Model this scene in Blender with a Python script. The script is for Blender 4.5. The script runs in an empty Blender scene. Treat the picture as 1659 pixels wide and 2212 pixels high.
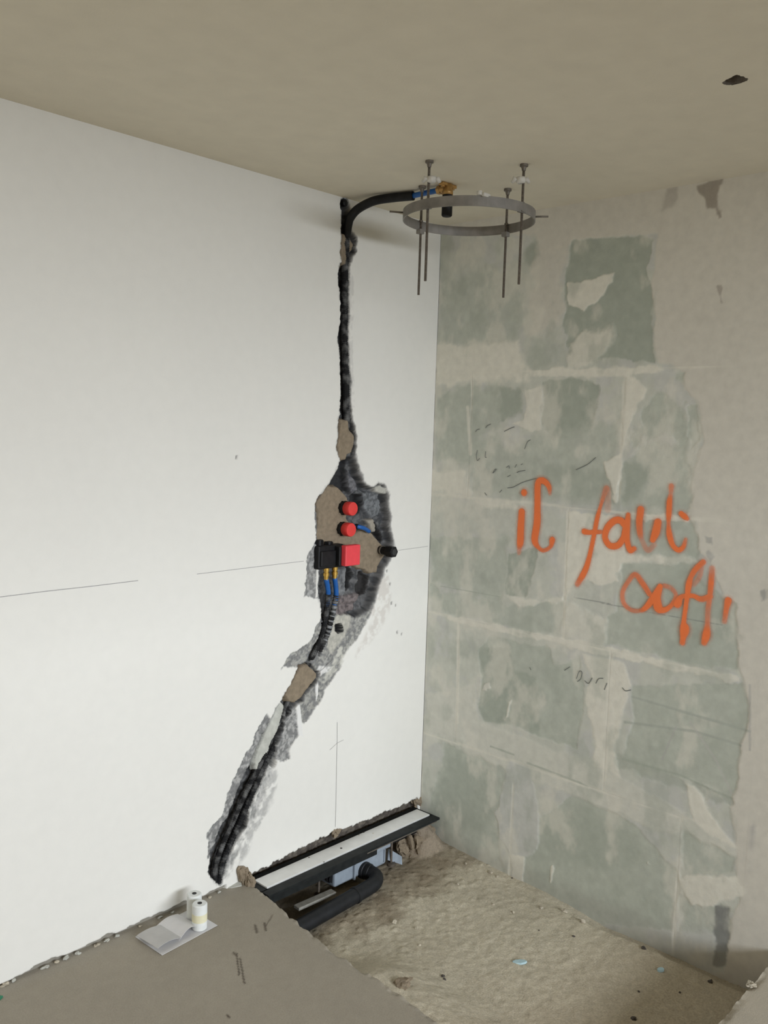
import bpy, bmesh, math, random
import numpy as np
from mathutils import Matrix, Vector

# ------------------------------------------------------------------ camera, world, light, exposure
S = bpy.context.scene
C = S.collection
W, HH, F = 1659.0, 2212.0, 1950.45
CAM = np.array([-2.96443, -2.47962, 1.65172])
YAW, PITCH, ROLL = 0.822049, -0.091966, 0.0312249
H = 2.5           # ceiling above the screed
PIT = -0.147      # bottom of the shower recess


def cam_axes():
    f = np.array([math.sin(YAW) * math.cos(PITCH), math.cos(YAW) * math.cos(PITCH), math.sin(PITCH)])
    r = np.cross(f, [0, 0, 1]); r /= np.linalg.norm(r)
    u = np.cross(r, f)
    return math.cos(ROLL) * r + math.sin(ROLL) * u, -math.sin(ROLL) * r + math.cos(ROLL) * u, f


RT, UP, FW = cam_axes()
cd = bpy.data.cameras.new('camera')
cd.sensor_fit = 'VERTICAL'; cd.sensor_height = 24.0; cd.lens = F * 24.0 / HH
cd.clip_start = 0.05; cd.clip_end = 100
cam = bpy.data.objects.new('camera', cd); C.objects.link(cam)
m = Matrix.Identity(4)
for i in range(3):
    m[i][0] = RT[i]; m[i][1] = UP[i]; m[i][2] = -FW[i]; m[i][3] = CAM[i]
cam.matrix_world = m
S.camera = cam

wd = bpy.data.worlds.new('world'); S.world = wd; wd.use_nodes = True
bg = wd.node_tree.nodes['Background']
bg.inputs[0].default_value = (0.75, 0.85, 1.0, 1); bg.inputs[1].default_value = 0.15

# daylight: a stretch of bright sky seen through the glazed opening behind the camera
WIN = dict(x0=-3.2, x1=0.45, z0=0.02, z1=2.2, y=-4.6)
ld = bpy.data.lights.new('sky_daylight', 'AREA')
ld.shape = 'RECTANGLE'; ld.size = 9.0; ld.size_y = 1.5
ld.energy = 925; ld.color = (0.88, 0.935, 1.0)
lo = bpy.data.objects.new('sky_daylight', ld); C.objects.link(lo)
lo.location = (-0.8, -8.0, 2.35)
lo.rotation_euler = (math.radians(90), 0, 0)

vs = S.view_settings
vs.view_transform = 'Standard'; vs.look = 'None'; vs.exposure = 0.0; vs.gamma = 1.0
vs.use_curve_mapping = False

rng = random.Random(7)
nrng = np.random.default_rng(11)


# ------------------------------------------------------------------ survey: points read off the photo, put on the plane they lie on
def on_plane(px, py, axis, val):
    d = FW + RT * (px - W / 2) / F - UP * (py - HH / 2) / F
    t = (val - CAM[axis]) / d[axis]
    return CAM + t * d


def LW(pts, y=0.0):                     # left wall -> (x, z)
    return [(lambda p: (p[0], p[2]))(on_plane(a, b, 1, y)) for a, b in pts]


def RW(pts, x=0.0):                     # right wall -> (y, z)
    return [(lambda p: (p[1], p[2]))(on_plane(a, b, 0, x)) for a, b in pts]


def HZ(pts, z=0.0):                     # horizontal plane -> (x, y)
    return [(lambda p: (p[0], p[1]))(on_plane(a, b, 2, z)) for a, b in pts]


# ------------------------------------------------------------------ noise and polygon masks (numpy)
_tab = nrng.random((256, 256))


def vnoise(x, y, s, seed=0):
    x = x / s + seed * 17.31; y = y / s + seed * 9.77
    xi = np.floor(x).astype(int); yi = np.floor(y).astype(int)
    fx = x - xi; fy = y - yi
    fx = fx * fx * (3 - 2 * fx); fy = fy * fy * (3 - 2 * fy)
    a = _tab[xi % 256, yi % 256]; b = _tab[(xi + 1) % 256, yi % 256]
    c = _tab[xi % 256, (yi + 1) % 256]; d = _tab[(xi + 1) % 256, (yi + 1) % 256]
    return ((a * (1 - fx) + b * fx) * (1 - fy) + (c * (1 - fx) + d * fx) * fy) * 2 - 1


def fbm(x, y, s, seed=0, o=4):
    t = 0; a = 1; n = 0
    for i in range(o):
        t = t + a * vnoise(x, y, s / 2 ** i, seed + i); n += a; a *= 0.55
    return t / n


def sstep(a, b, v):
    t = np.clip((v - a) / (b - a), 0, 1)
    return t * t * (3 - 2 * t)


def sdf(poly, x, y):
    P = np.asarray(poly, float); n = len(P)
    d2 = np.full(x.shape, 1e9); inside = np.zeros(x.shape, bool)
    for i in range(n):
        a = P[i]; b = P[(i + 1) % n]; e = b - a
        wx = x - a[0]; wy = y - a[1]
        t = np.clip((wx * e[0] + wy * e[1]) / (e @ e + 1e-12), 0, 1)
        d2 = np.minimum(d2, (wx - e[0] * t) ** 2 + (wy - e[1] * t) ** 2)
        c = ((a[1] <= y) & (b[1] > y)) | ((b[1] <= y) & (a[1] > y))
        xs = a[0] + (y - a[1]) / (e[1] if abs(e[1]) > 1e-9 else 1e-9) * e[0]
        inside ^= c & (x < xs)
    return np.where(inside, -1, 1) * np.sqrt(d2)


def seg_dist(pts, x, y):
    P = np.asarray(pts, float); d2 = np.full(x.shape, 1e9)
    for i in range(len(P) - 1):
        a = P[i]; e = P[i + 1] - a
        wx = x - a[0]; wy = y - a[1]
        t = np.clip((wx * e[0] + wy * e[1]) / (e @ e + 1e-12), 0, 1)
        d2 = np.minimum(d2, (wx - e[0] * t) ** 2 + (wy - e[1] * t) ** 2)
    return np.sqrt(d2)


class Field:
    """depth and colour over a wall, built up layer by layer"""

    def __init__(self, u, v, col):
        self.u = u; self.v = v
        self.d = np.zeros(u.shape); self.c = np.zeros(u.shape + (3,)) + np.array(col)

    def mask(self, poly, edge=0.003, rag=0.004, rs=0.02, seed=0, fine=0.0, grow=0.0):
        P = np.asarray(poly); mg = 0.03 + rag * 2 + edge * 2
        s = (self.u > P[:, 0].min() - mg) & (self.u < P[:, 0].max() + mg) & (self.v > P[:, 1].min() - mg) & (self.v < P[:, 1].max() + mg)
        m = np.zeros(self.u.shape)
        if not s.any():
            return m
        u = self.u[s]; v = self.v[s]
        d = sdf(P, u, v) + rag * fbm(u, v, rs, seed) * 1.6
        if fine:
            d = d + fine * vnoise(u, v, 0.006, seed + 5)
        m[s] = 1 - sstep(-edge, edge, d - grow)
        return m

    def lay(self, poly, depth=None, col=None, edge=0.003, rag=0.004, rs=0.02, rough=0.0, rsc=0.015, cn=0.0, cs=0.012, a=1.0, seed=0, fine=0.0, col2=None, breakup=0.0, grow=0.0):
        m = self.mask(poly, edge, rag, rs, seed, fine)
        mc = self.mask(poly, edge, rag, rs, seed, fine, grow) if grow else m
        s = mc > 0
        if not s.any():
            return
        u = self.u[s]; v = self.v[s]; mm = m[s]
        if breakup:
            mm = mm * sstep(-0.25, 0.25, fbm(u, v, breakup, seed + 31, 5) + 0.1)
        if depth is not None:
            dd = depth + rough * fbm(u, v, rsc, seed + 3, 4)
            self.d[s] = self.d[s] * (1 - mm) + dd * mm
        if col is not None:
            cc = np.zeros(u.shape + (3,)) + np.array(col)
            n = fbm(u, v, cs, seed + 8, 4)
            if col2 is not None:
                t = sstep(-0.15, 0.3, n)[:, None]
                cc = cc * (1 - t) + np.array(col2) * t
            cc = cc * (1 + cn * fbm(u, v, cs * 0.5, seed + 12, 3))[:, None]
            k = ((mm if not grow else mc[s]) * a)[:, None]
            self.c[s] = self.c[s] * (1 - k) + cc * k


# ------------------------------------------------------------------ materials
def nodes(name):
    mt = bpy.data.materials.new(name); mt.use_nodes = True
    nt = mt.node_tree; nt.nodes.clear()
    o = nt.nodes.new('ShaderNodeOutputMaterial'); b = nt.nodes.new('ShaderNodeBsdfPrincipled')
    nt.links.new(b.outputs[0], o.inputs[0])
    return mt, nt, b, o


def mat(name, col, rough=0.6, metal=0.0, var=0.12, scale=40.0, bump=0.0, bscale=120.0, col2=None, spec=0.5, thr=None):
    mt, nt, b, o = nodes(name)
    tc = nt.nodes.new('ShaderNodeTexCoord')
    nz = nt.nodes.new('ShaderNodeTexNoise'); nz.inputs['Scale'].default_value = scale; nz.inputs['Detail'].default_value = 5
    nt.links.new(tc.outputs['Object'], nz.inputs['Vector'])
    rp = nt.nodes.new('ShaderNodeValToRGB')
    c1 = [max(0, c * (1 - var)) for c in col]
    c2 = col2 if col2 else [min(1, c * (1 + var)) for c in col]
    rp.color_ramp.elements[0].position = thr[0] if thr else 0.3; rp.color_ramp.elements[1].position = thr[1] if thr else 0.7
    rp.color_ramp.elements[0].color = (*c1, 1); rp.color_ramp.elements[1].color = (*c2, 1)
    nt.links.new(nz.outputs['Fac'], rp.inputs[0]); nt.links.new(rp.outputs[0], b.inputs['Base Color'])
    b.inputs['Roughness'].default_value = rough; b.inputs['Metallic'].default_value = metal
    b.inputs['Specular IOR Level'].default_value = spec
    if bump:
        n2 = nt.nodes.new('ShaderNodeTexNoise'); n2.inputs['Scale'].default_value = bscale; n2.inputs['Detail'].default_value = 4
        nt.links.new(tc.outputs['Object'], n2.inputs['Vector'])
        bp = nt.nodes.new('ShaderNodeBump'); bp.inputs['Strength'].default_value = bump; bp.inputs['Distance'].default_value = 0.004
        nt.links.new(n2.outputs['Fac'], bp.inputs['Height']); nt.links.new(bp.outputs[0], b.inputs['Normal'])
    return mt


def vmat(name, rough=0.85, var=0.06, scale=60.0, bump=0.15, bscale=180.0, spec=0.25):
    """colour written per vertex, varied by noise"""
    mt, nt, b, o = nodes(name)
    at = nt.nodes.new('ShaderNodeAttribute'); at.attribute_name = 'Col'
    tc = nt.nodes.new('ShaderNodeTexCoord')
    nz = nt.nodes.new('ShaderNodeTexNoise'); nz.inputs['Scale'].default_value = scale; nz.inputs['Detail'].default_value = 6
    nt.links.new(tc.outputs['Object'], nz.inputs['Vector'])
    mr = nt.nodes.new('ShaderNodeMapRange'); mr.inputs[1].default_value = 0.3; mr.inputs[2].default_value = 0.7
    mr.inputs[3].default_value = 1 - var; mr.inputs[4].default_value = 1 + var
    nt.links.new(nz.outputs['Fac'], mr.inputs[0])
    mx = nt.nodes.new('ShaderNodeVectorMath'); mx.operation = 'SCALE'
    nt.links.new(at.outputs['Color'], mx.inputs[0]); nt.links.new(mr.outputs[0], mx.inputs['Scale'])
    nt.links.new(mx.outputs[0], b.inputs['Base Color'])
    b.inputs['Roughness'].default_value = rough; b.inputs['Specular IOR Level'].default_value = spec
    n2 = nt.nodes.new('ShaderNodeTexNoise'); n2.inputs['Scale'].default_value = bscale; n2.inputs['Detail'].default_value = 4
    nt.links.new(tc.outputs['Object'], n2.inputs['Vector'])
    bp = nt.nodes.new('ShaderNodeBump'); bp.inputs['Strength'].default_value = bump; bp.inputs['Distance'].default_value = 0.003
    nt.links.new(n2.outputs['Fac'], bp.inputs['Height']); nt.links.new(bp.outputs[0], b.inputs['Normal'])
    return mt


def spray_mat():
    mt, nt, b, o = nodes('orange_spray_paint')
    b.inputs['Base Color'].default_value = (1.0, 0.235, 0.075, 1); b.inputs['Roughness'].default_value = 0.7
    b.inputs['Specular IOR Level'].default_value = 0.2
    at = nt.nodes.new('ShaderNodeAttribute'); at.attribute_name = 'Cover'
    tr = nt.nodes.new('ShaderNodeBsdfTransparent'); mx = nt.nodes.new('ShaderNodeMixShader')
    nt.links.new(at.outputs['Fac'], mx.inputs[0]); nt.links.new(tr.outputs[0], mx.inputs[1]); nt.links.new(b.outputs[0], mx.inputs[2])
    nt.links.new(mx.outputs[0], o.inputs[0])
    return mt


M = dict(
    wall=vmat('white_plaster', bump=0.10, var=0.012, scale=25),
    block=vmat('gypsum_block', bump=0.12, var=0.05, scale=30),
    ceil=vmat('ceiling_plaster', bump=0.15, var=0.03, scale=12),
    screed=vmat('cement_screed', bump=0.25, var=0.08, scale=220, bscale=300),
    dirt=vmat('rough_concrete', bump=0.6, var=0.16, scale=150, bscale=220),
    mortar=mat('brown_mortar', (0.255, 0.205, 0.145), 0.9, var=0.16, scale=60, bump=0.5, bscale=150, spec=0.2),
    filler=mat('pale_filler', (0.5, 0.5, 0.45), 0.85, var=0.12, scale=50, bump=0.3, spec=0.2),
    steel=mat('brushed_steel', (0.82, 0.82, 0.80), 0.42, 0.25, var=0.06, scale=18, bump=0.04),
    flange=mat('black_flange', (0.016, 0.018, 0.018), 0.6, var=0.3, scale=30, spec=0.2),
    black=mat('black_plastic', (0.010, 0.010, 0.011), 0.5, var=0.3, scale=50, spec=0.25),
    dusty=mat('dusty_black_sleeve', (0.022, 0.022, 0.023), 0.75, var=0.3, scale=34, col2=(0.19, 0.19, 0.185), thr=(0.45, 0.75), spec=0.2),
    rubber=mat('black_rubber_pipe', (0.013, 0.014, 0.016), 0.5, var=0.3, scale=40, spec=0.3),
    red=mat('red_plastic', (0.72, 0.045, 0.04), 0.45, var=0.06, scale=60),
    redbox=mat('red_cover_plastic', (0.78, 0.055, 0.07), 0.5, var=0.05, scale=60),
    blue=mat('blue_pipe', (0.008, 0.10, 0.36), 0.4, var=0.1, scale=60),
    brass=mat('brass', (0.62, 0.4, 0.1), 0.3, 0.9, var=0.15, scale=70),
    bronze=mat('dull_brass', (0.46, 0.27, 0.09), 0.42, 0.5, var=0.2, scale=60),
    ring=mat('galvanised_ring', (0.22, 0.205, 0.185), 0.5, 0.15, var=0.2, scale=22, bump=0.05),
    rod=mat('threaded_steel', (0.12, 0.10, 0.08), 0.5, 0.2, var=0.3, scale=150),
    nut=mat('anchor_nut', (0.17, 0.15, 0.125), 0.5, 0.3, var=0.2, scale=90),
    clip=mat('pale_plastic', (0.6, 0.58, 0.53), 0.5, var=0.1, scale=60),
    pale_blue=mat('pale_blue_plastic', (0.29, 0.335, 0.385), 0.5, var=0.12, scale=35),
    paper=mat('white_paper', (0.70, 0.69, 0.69), 0.75, var=0.03, scale=30),
    greypaper=mat('grey_paper', (0.52, 0.51, 0.495), 0.75, var=0.05, scale=30),
    roll=mat('roller_foam', (0.78, 0.80, 0.78), 0.9, var=0.04, scale=60),
    band=mat('cream_band', (0.78, 0.74, 0.52), 0.8, var=0.04, scale=60),
    core=mat('dark_core', (0.03, 0.03, 0.03), 0.8, var=0.1),
    rail=mat('dusty_rail', (0.27, 0.26, 0.23), 0.7, var=0.2, scale=50),
    ribpale=mat('pale_rib_plastic', (0.20, 0.205, 0.21), 0.5, var=0.35, scale=90),
    stone=mat('stone_crumb', (0.46, 0.41, 0.32), 0.9, var=0.2, scale=60, bump=0.3),
    darkstone=mat('dark_crumb', (0.07, 0.06, 0.05), 0.9, var=0.2, scale=60),
    chip=mat('blue_chip', (0.42, 0.58, 0.62), 0.6, var=0.08, scale=60),
    green=mat('green_scrap', (0.02, 0.2, 0.1), 0.5, var=0.1),
    pencil=mat('pencil_grey', (0.36, 0.35, 0.34), 0.8, var=0.1, scale=200),
    scribble=mat('scribble_grey', (0.17, 0.18, 0.17), 0.8, var=0.15, scale=200),
    frame=mat('window_frame', (0.6, 0.6, 0.6), 0.5, var=0.03),
    shell=mat('painted_room_wall', (0.66, 0.51, 0.30), 0.85, var=0.03, scale=10, bump=0.1, spec=0.25),
    spray=spray_mat(),
)


# ------------------------------------------------------------------ mesh helpers
def tag(o, label=None, cat=None, group=None, kind=None):
    for k, v in (('label', label), ('category', cat), ('group', group), ('kind', kind)):
        if v:
            o[k] = v
    return o


def link(name, me, mt, parent=None, smooth=False):
    o = bpy.data.objects.new(name, me); C.objects.link(o)
    if mt is not None:
        me.materials.clear(); me.materials.append(mt)
    if smooth:
        me.polygons.foreach_set('use_smooth', np.ones(len(me.polygons), bool))
    if parent is not None:
        o.parent = parent
        if parent.type == 'EMPTY':
            o.matrix_parent_inverse = parent.matrix_basis.inverted()
    return o


def thing(name, label, cat, loc, group=None):
    o = bpy.data.objects.new(name, None); o.empty_display_size = 0.03
    o.location = loc; C.objects.link(o)
    return tag(o, label, cat, group)


def raw(name, V, Fc, mt, parent=None, col=None, cover=None, smooth=False):
    """V (n,3), Fc (k,4 or list of tuples)"""
    me = bpy.data.meshes.new(name)
    V = np.asarray(V, np.float32)
    if isinstance(Fc, np.ndarray) and Fc.ndim == 2:
        k, q = Fc.shape
        me.vertices.add(len(V)); me.vertices.foreach_set('co', V.ravel())
        me.loops.add(k * q); me.loops.foreach_set('vertex_index', Fc.astype(np.int32).ravel())
        me.polygons.add(k); me.polygons.foreach_set('loop_start', np.arange(0, k * q, q, dtype=np.int32))
        me.update(calc_edges=True); me.validate()
    else:
        me.from_pydata([tuple(map(float, v)) for v in V], [], [tuple(int(i) for i in f) for f in Fc]); me.update()
    if col is not None:
        a = me.attributes.new('Col', 'FLOAT_COLOR', 'POINT')
        a.data.foreach_set('color', np.concatenate([np.asarray(col, np.float32).reshape(-1, 3), np.ones((len(V), 1), np.float32)], 1).ravel())
    if cover is not None:
        a = me.attributes.new('Cover', 'FLOAT', 'POINT'); a.data.foreach_set('value', np.asarray(cover, np.float32).ravel())
    return link(name, me, mt, parent, smooth)


class Soup:
    """quads of several patches joined into one mesh"""

    def __init__(self):
        self.V = []; self.F = []; self.C = []; self.n = 0

    def grid(self, P, col, keep=None, flip=False):
        a, b = P.shape[:2]
        idx = np.arange(a * b).reshape(a, b)
        q = np.stack([idx[:-1, :-1], idx[1:, :-1], idx[1:, 1:], idx[:-1, 1:]], -1).reshape(-1, 4)
        if keep is not None:
            q = q[keep.reshape(-1)]
        if flip:
            q = q[:, ::-1]
        self.V.append(P.reshape(-1, 3)); self.C.append((np.zeros(P.shape) + col).reshape(-1, 3)); self.F.append(q + self.n)
        self.n += a * b
        return self

    def quad(self, p, col, flip=False):
        P = np.array([[p[0], p[3]], [p[1], p[2]]], float)
        return self.grid(P, np.array(col), flip=flip)

    def make(self, name, mt, parent=None, smooth=False):
        V = np.concatenate(self.V); Fc = np.concatenate(self.F); Cc = np.concatenate(self.C)
        u, inv = np.unique(Fc, return_inverse=True)
        return raw(name, V[u], inv.reshape(Fc.shape), mt, parent, col=Cc[u], smooth=smooth)


def smooth_path(pts, n=8):
    P = [np.asarray(p, float) for p in pts]
    P = [2 * P[0] - P[1]] + P + [2 * P[-1] - P[-2]]
    out = []
    for i in range(1, len(P) - 2):
        for k in range(n):
            t = k / n
            out.append(0.5 * (2 * P[i] + (P[i + 1] - P[i - 1]) * t + (2 * P[i - 1] - 5 * P[i] + 4 * P[i + 1] - P[i + 2]) * t * t + (3 * P[i] - P[i - 1] - 3 * P[i + 1] + P[i + 2]) * t ** 3))
    out.append(P[-2])
    return np.array(out)


def resample(P, step):
    s = np.concatenate([[0], np.cumsum(np.linalg.norm(np.diff(P, axis=0), axis=1))])
    n = max(2, int(s[-1] / step) + 1); t = np.linspace(0, s[-1], n)
    return np.stack([np.interp(t, s, P[:, k]) for k in range(3)], 1)


def tube_data(P, r, seg=12):
    P = np.asarray(P, float); n = len(P)
    r = np.broadcast_to(np.asarray(r, float), (n,))
    T = np.gradient(P, axis=0); T /= np.linalg.norm(T, axis=1)[:, None] + 1e-12
    ref = np.array([0, 0, 1.0]) if abs(T[0][2]) < 0.9 else np.array([1.0, 0, 0])
    N = np.cross(T[0], ref); N /= np.linalg.norm(N)
    V = []
    for i in range(n):
        N = N - T[i] * (N @ T[i]); N /= np.linalg.norm(N)
        B = np.cross(T[i], N)
        for k in range(seg):
            a = 2 * math.pi * k / seg
            V.append(P[i] + r[i] * (math.cos(a) * N + math.sin(a) * B))
    Fc = []
    for i in range(n - 1):
        for k in range(seg):
            a = i * seg + k; b = i * seg + (k + 1) % seg
            Fc.append((a, b, b + seg, a + seg))
    Fc.append(tuple(range(seg))[::-1]); Fc.append(tuple((n - 1) * seg + k for k in range(seg)))
    return V, Fc


def tube(name, P, r, mt, parent=None, seg=12):
    V, Fc = tube_data(P, r, seg)
    return raw(name, V, Fc, mt, parent, smooth=True)


def corrugated(name, pts, r, mt, parent=None, pitch=0.008, amp=0.0018, seg=10):
    P = resample(smooth_path(pts, 10), pitch / 4)
    rr = r + amp * np.where((np.arange(len(P)) // 2) % 2 == 0, 1, -1)
    V, Fc = tube_data(P, rr, seg)
    return raw(name, V, Fc, mt, parent, smooth=False)


def lathe_data(prof, o, axis, seg=20):
    """prof: (distance along axis, radius)"""
    axis = np.asarray(axis, float); axis /= np.linalg.norm(axis); o = np.asarray(o, float)
    ref = np.array([0, 0, 1.0]) if abs(axis[2]) < 0.9 else np.array([1.0, 0, 0])
    N = np.cross(axis, ref); N /= np.linalg.norm(N); B = np.cross(axis, N)
    V = []; Fc = []
    for d, r in prof:
        for k in range(seg):
            a = 2 * math.pi * k / seg
            V.append(o + axis * d + r * (math.cos(a) * N + math.sin(a) * B))
    for i in range(len(prof) - 1):
        for k in range(seg):
            a = i * seg + k; b = i * seg + (k + 1) % seg
            Fc.append((a, b, b + seg, a + seg))
    Fc.append(tuple(range(seg))[::-1]); Fc.append(tuple((len(prof) - 1) * seg + k for k in range(seg)))
    return V, Fc


def lathe(name, prof, o, axis, mt, parent=None, seg=20, smooth=True):
    V, Fc = lathe_data(prof, o, axis, seg)
    ob = raw(name, V, Fc, mt, parent)
    if smooth:
        ob.data.polygons.foreach_set('use_smooth', np.array([len(p.vertices) == 4 for p in ob.data.polygons]))
        ob.data.set_sharp_from_angle(angle=math.radians(35))
    return ob


def join(parts):
    V = []; Fc = []
    for v, f in parts:
        n = len(V); V += list(v); Fc += [tuple(i + n for i in q) for q in f]
    return V, Fc


def box_data(lo_, hi_, bev=0.0, rot=None):
    bm = bmesh.new(); bmesh.ops.create_cube(bm, size=1.0)
    lo_ = np.array(lo_, float); hi_ = np.array(hi_, float)
    for v in bm.verts:
        v.co = Vector(((lo_ + hi_) / 2 + np.array(v.co) * (hi_ - lo_)).tolist())
    if bev:
        bmesh.ops.bevel(bm, geom=bm.edges[:], offset=bev, segments=2, affect='EDGES', profile=0.5)
    if rot is not None:
        c = Vector(((lo_ + hi_) / 2).tolist())
        for v in bm.verts:
            v.co = rot @ (v.co - c) + c
    bm.verts.index_update()
    V = [tuple(v.co) for v in bm.verts]; Fc = [tuple(v.index for v in f.verts) for f in bm.faces]
    bm.free()
    return V, Fc


def box(name, lo_, hi_, mt, parent=None, bev=0.0, rot=None):
    V, Fc = box_data(lo_, hi_, bev, rot)
    return raw(name, V, Fc, mt, parent)


def lump(name, c, size, mt, parent=None, seed=0, sub=3, amp=0.25, flat=None):
    """broken piece: icosphere pushed about by several octaves of waves"""
    bm = bmesh.new(); bmesh.ops.create_icosphere(bm, subdivisions=sub, radius=1.0)
    r = np.random.default_rng(seed)
    oc = [(r.normal(size=(6, 3)) * f_, r.random(6) * 6.28, a_) for f_, a_ in ((1.6, 1.0), (3.6, 0.7), (7.5, 0.45))]
    for v in bm.verts:
        p = np.array(v.co); k = 1 + amp * sum(a_ * float(np.mean(np.sin(w @ p + ph))) for w, ph, a_ in oc) * 2.0
        p = p * k * np.array(size) + np.array(c)
        if flat is not None:
            p[2] = max(p[2], flat)
        v.co = Vector(p.tolist())
    me = bpy.data.meshes.new(name); bm.to_mesh(me); bm.free()
    return link(name, me, mt, parent, smooth=False)


def ribbon(name, pts3, w, normal, mt, parent=None):
    """flat drawn line on a wall"""
    P = np.asarray(pts3, float); nrm = np.asarray(normal, float)
    T = np.gradient(P, axis=0); T /= np.linalg.norm(T, axis=1)[:, None] + 1e-12
    N = np.cross(T, nrm); N /= np.linalg.norm(N, axis=1)[:, None] + 1e-12
    ww = np.broadcast_to(np.asarray(w, float), (len(P),))[:, None] / 2
    V = np.concatenate([P - N * ww, P + N * ww]); n = len(P)
    Fc = [(i, i + 1, n + i + 1, n + i) for i in range(n - 1)]
    return raw(name, V, Fc, mt, parent)


# ================================================================== STRUCTURE
WHITE = (0.80, 0.785, 0.735)
GREY = (0.21, 0.21, 0.205); GREY2 = (0.40, 0.395, 0.38)
DARK = (0.045, 0.045, 0.045); DARK2 = (0.13, 0.13, 0.13)
ST = 0.0035

# ---- traced outlines on the left wall (pixel outlines put on the wall plane)
P_UP = LW([(738, 432), (750, 432), (754, 450), (756, 480), (757, 500), (770, 515), (768, 540), (755, 566), (753, 600), (752, 640), (754, 665), (752, 690), (751, 730), (753, 760), (754, 790), (757, 815), (757, 850), (756, 875), (760, 905), (768, 940), (769, 958), (764, 983),
           (738, 1000), (729, 970), (732, 940), (732, 905), (737, 893), (736, 875), (739, 855), (738, 825), (737, 790), (735, 755), (732, 730), (736, 705), (739, 680), (738, 655), (736, 625), (732, 605), (734, 580), (740, 566), (738, 545), (740, 505), (740, 470)])
P_LIP = LW([(756, 575), (764, 600), (763, 660), (761, 740), (764, 800), (766, 870), (764, 900), (752, 900), (750, 575)])
P_BOX = LW([(738, 995), (764, 980), (771, 1005), (780, 1030), (790, 1052), (803, 1056), (818, 1049), (830, 1052), (838, 1070), (836, 1085), (841, 1110), (844, 1150), (849, 1180), (842, 1207), (830, 1226), (826, 1242), (816, 1262), (812, 1282), (806, 1300),
            (798, 1318), (770, 1330), (735, 1320), (722, 1330), (700, 1345), (696, 1310), (694, 1290), (696, 1230), (690, 1180), (688, 1120), (688, 1085), (700, 1062), (712, 1046), (728, 1025)])
P_PEEL_L = LW([(700, 1062), (688, 1073), (681, 1090), (680, 1120), (683, 1150), (682, 1165), (677, 1185), (665, 1200), (663, 1240), (658, 1288), (690, 1292), (698, 1240), (692, 1170), (691, 1090)])
P_PEEL_MID = LW([(812, 1280), (813, 1300), (806, 1320), (795, 1337), (785, 1356), (775, 1375), (760, 1395), (745, 1415), (735, 1430), (737, 1441), (725, 1458), (715, 1471), (702, 1490), (699, 1505), (690, 1521), (684, 1528), (672, 1546), (656, 1568), (652, 1555), (645, 1530), (640, 1522),
                 (655, 1508), (672, 1485), (668, 1440), (650, 1441), (612, 1440), (608, 1446), (618, 1430), (628, 1415), (645, 1404), (665, 1390), (678, 1376), (682, 1360), (692, 1343), (697, 1315), (740, 1310)])
P_PEEL_R2 = LW([(626, 1520), (640, 1524), (648, 1560), (646, 1590), (637, 1600), (630, 1614), (624, 1625), (628, 1640), (606, 1645), (596, 1640), (602, 1600), (612, 1560)])
P_PEEL_LOW = LW([(577, 1540), (582, 1560), (575, 1600), (560, 1640), (545, 1665), (528, 1700), (512, 1745), (495, 1780), (478, 1810), (466, 1830), (455, 1850), (448, 1856), (451, 1822), (445, 1802), (455, 1791), (470, 1775), (484, 1756), (488, 1735), (491, 1715), (500, 1695), (510, 1675), (522, 1650), (532, 1625), (546, 1608), (551, 1586), (560, 1570), (570, 1552)])
P_GROOVE = LW([(648, 1440), (668, 1432), (690, 1455), (688, 1470), (672, 1487), (656, 1510), (640, 1524), (622, 1530), (616, 1550), (604, 1600), (592, 1640), (578, 1658), (572, 1676), (562, 1696), (551, 1720), (538, 1750), (534, 1775), (531, 1786), (520, 1801), (510, 1816), (497, 1846), (487, 1872), (478, 1908),
               (466, 1906), (460, 1896), (452, 1881), (458, 1845), (470, 1815), (480, 1790), (495, 1765), (507, 1740), (514, 1715), (524, 1690), (536, 1665), (548, 1645), (556, 1620), (570, 1594), (584, 1562), (598, 1532), (612, 1508), (630, 1478)])
P_SCUFF = LW([(575, 1660), (590, 1650), (600, 1690), (585, 1735), (570, 1770), (545, 1810), (530, 1850), (510, 1880), (490, 1900), (500, 1860), (525, 1815), (540, 1775), (555, 1720)])
P_SCUFF2 = LW([(805, 1250), (838, 1240), (845, 1300), (828, 1350), (790, 1400), (770, 1420), (800, 1345)])

P_M_TOP = LW([(741, 503), (756, 505), (764, 516), (771, 526), (766, 543), (755, 560), (752, 574), (741, 572), (737, 545)])
P_M_NECK = LW([(735, 905), (756, 905), (757, 926), (767, 940), (769, 957), (762, 980), (752, 984), (748, 995), (737, 999), (731, 990), (730, 968), (733, 940)])
P_M_BOX = LW([(712, 1047), (735, 1050), (748, 1062), (756, 1074), (760, 1088), (758, 1120), (766, 1130), (768, 1150), (782, 1150), (800, 1140), (812, 1150), (828, 1168), (846, 1188), (841, 1206), (830, 1224), (826, 1240), (812, 1244), (796, 1234), (778, 1228), (768, 1222), (735, 1224), (700, 1222), (694, 1200), (692, 1175), (687, 1160), (692, 1135), (691, 1110), (688, 1086), (700, 1064)])
P_M_MID = LW([(650, 1440), (668, 1433), (676, 1441), (690, 1455), (689, 1467), (672, 1486), (662, 1500), (655, 1511), (640, 1523), (626, 1519), (617, 1502), (629, 1482), (640, 1462)])
P_FILL = LW([(610, 1512), (623, 1526), (616, 1546), (610, 1570), (600, 1585), (592, 1605), (582, 1640), (570, 1649), (564, 1652), (563, 1669), (555, 1667), (554, 1640), (560, 1620), (569, 1600), (580, 1572), (594, 1548), (602, 1530)])


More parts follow.
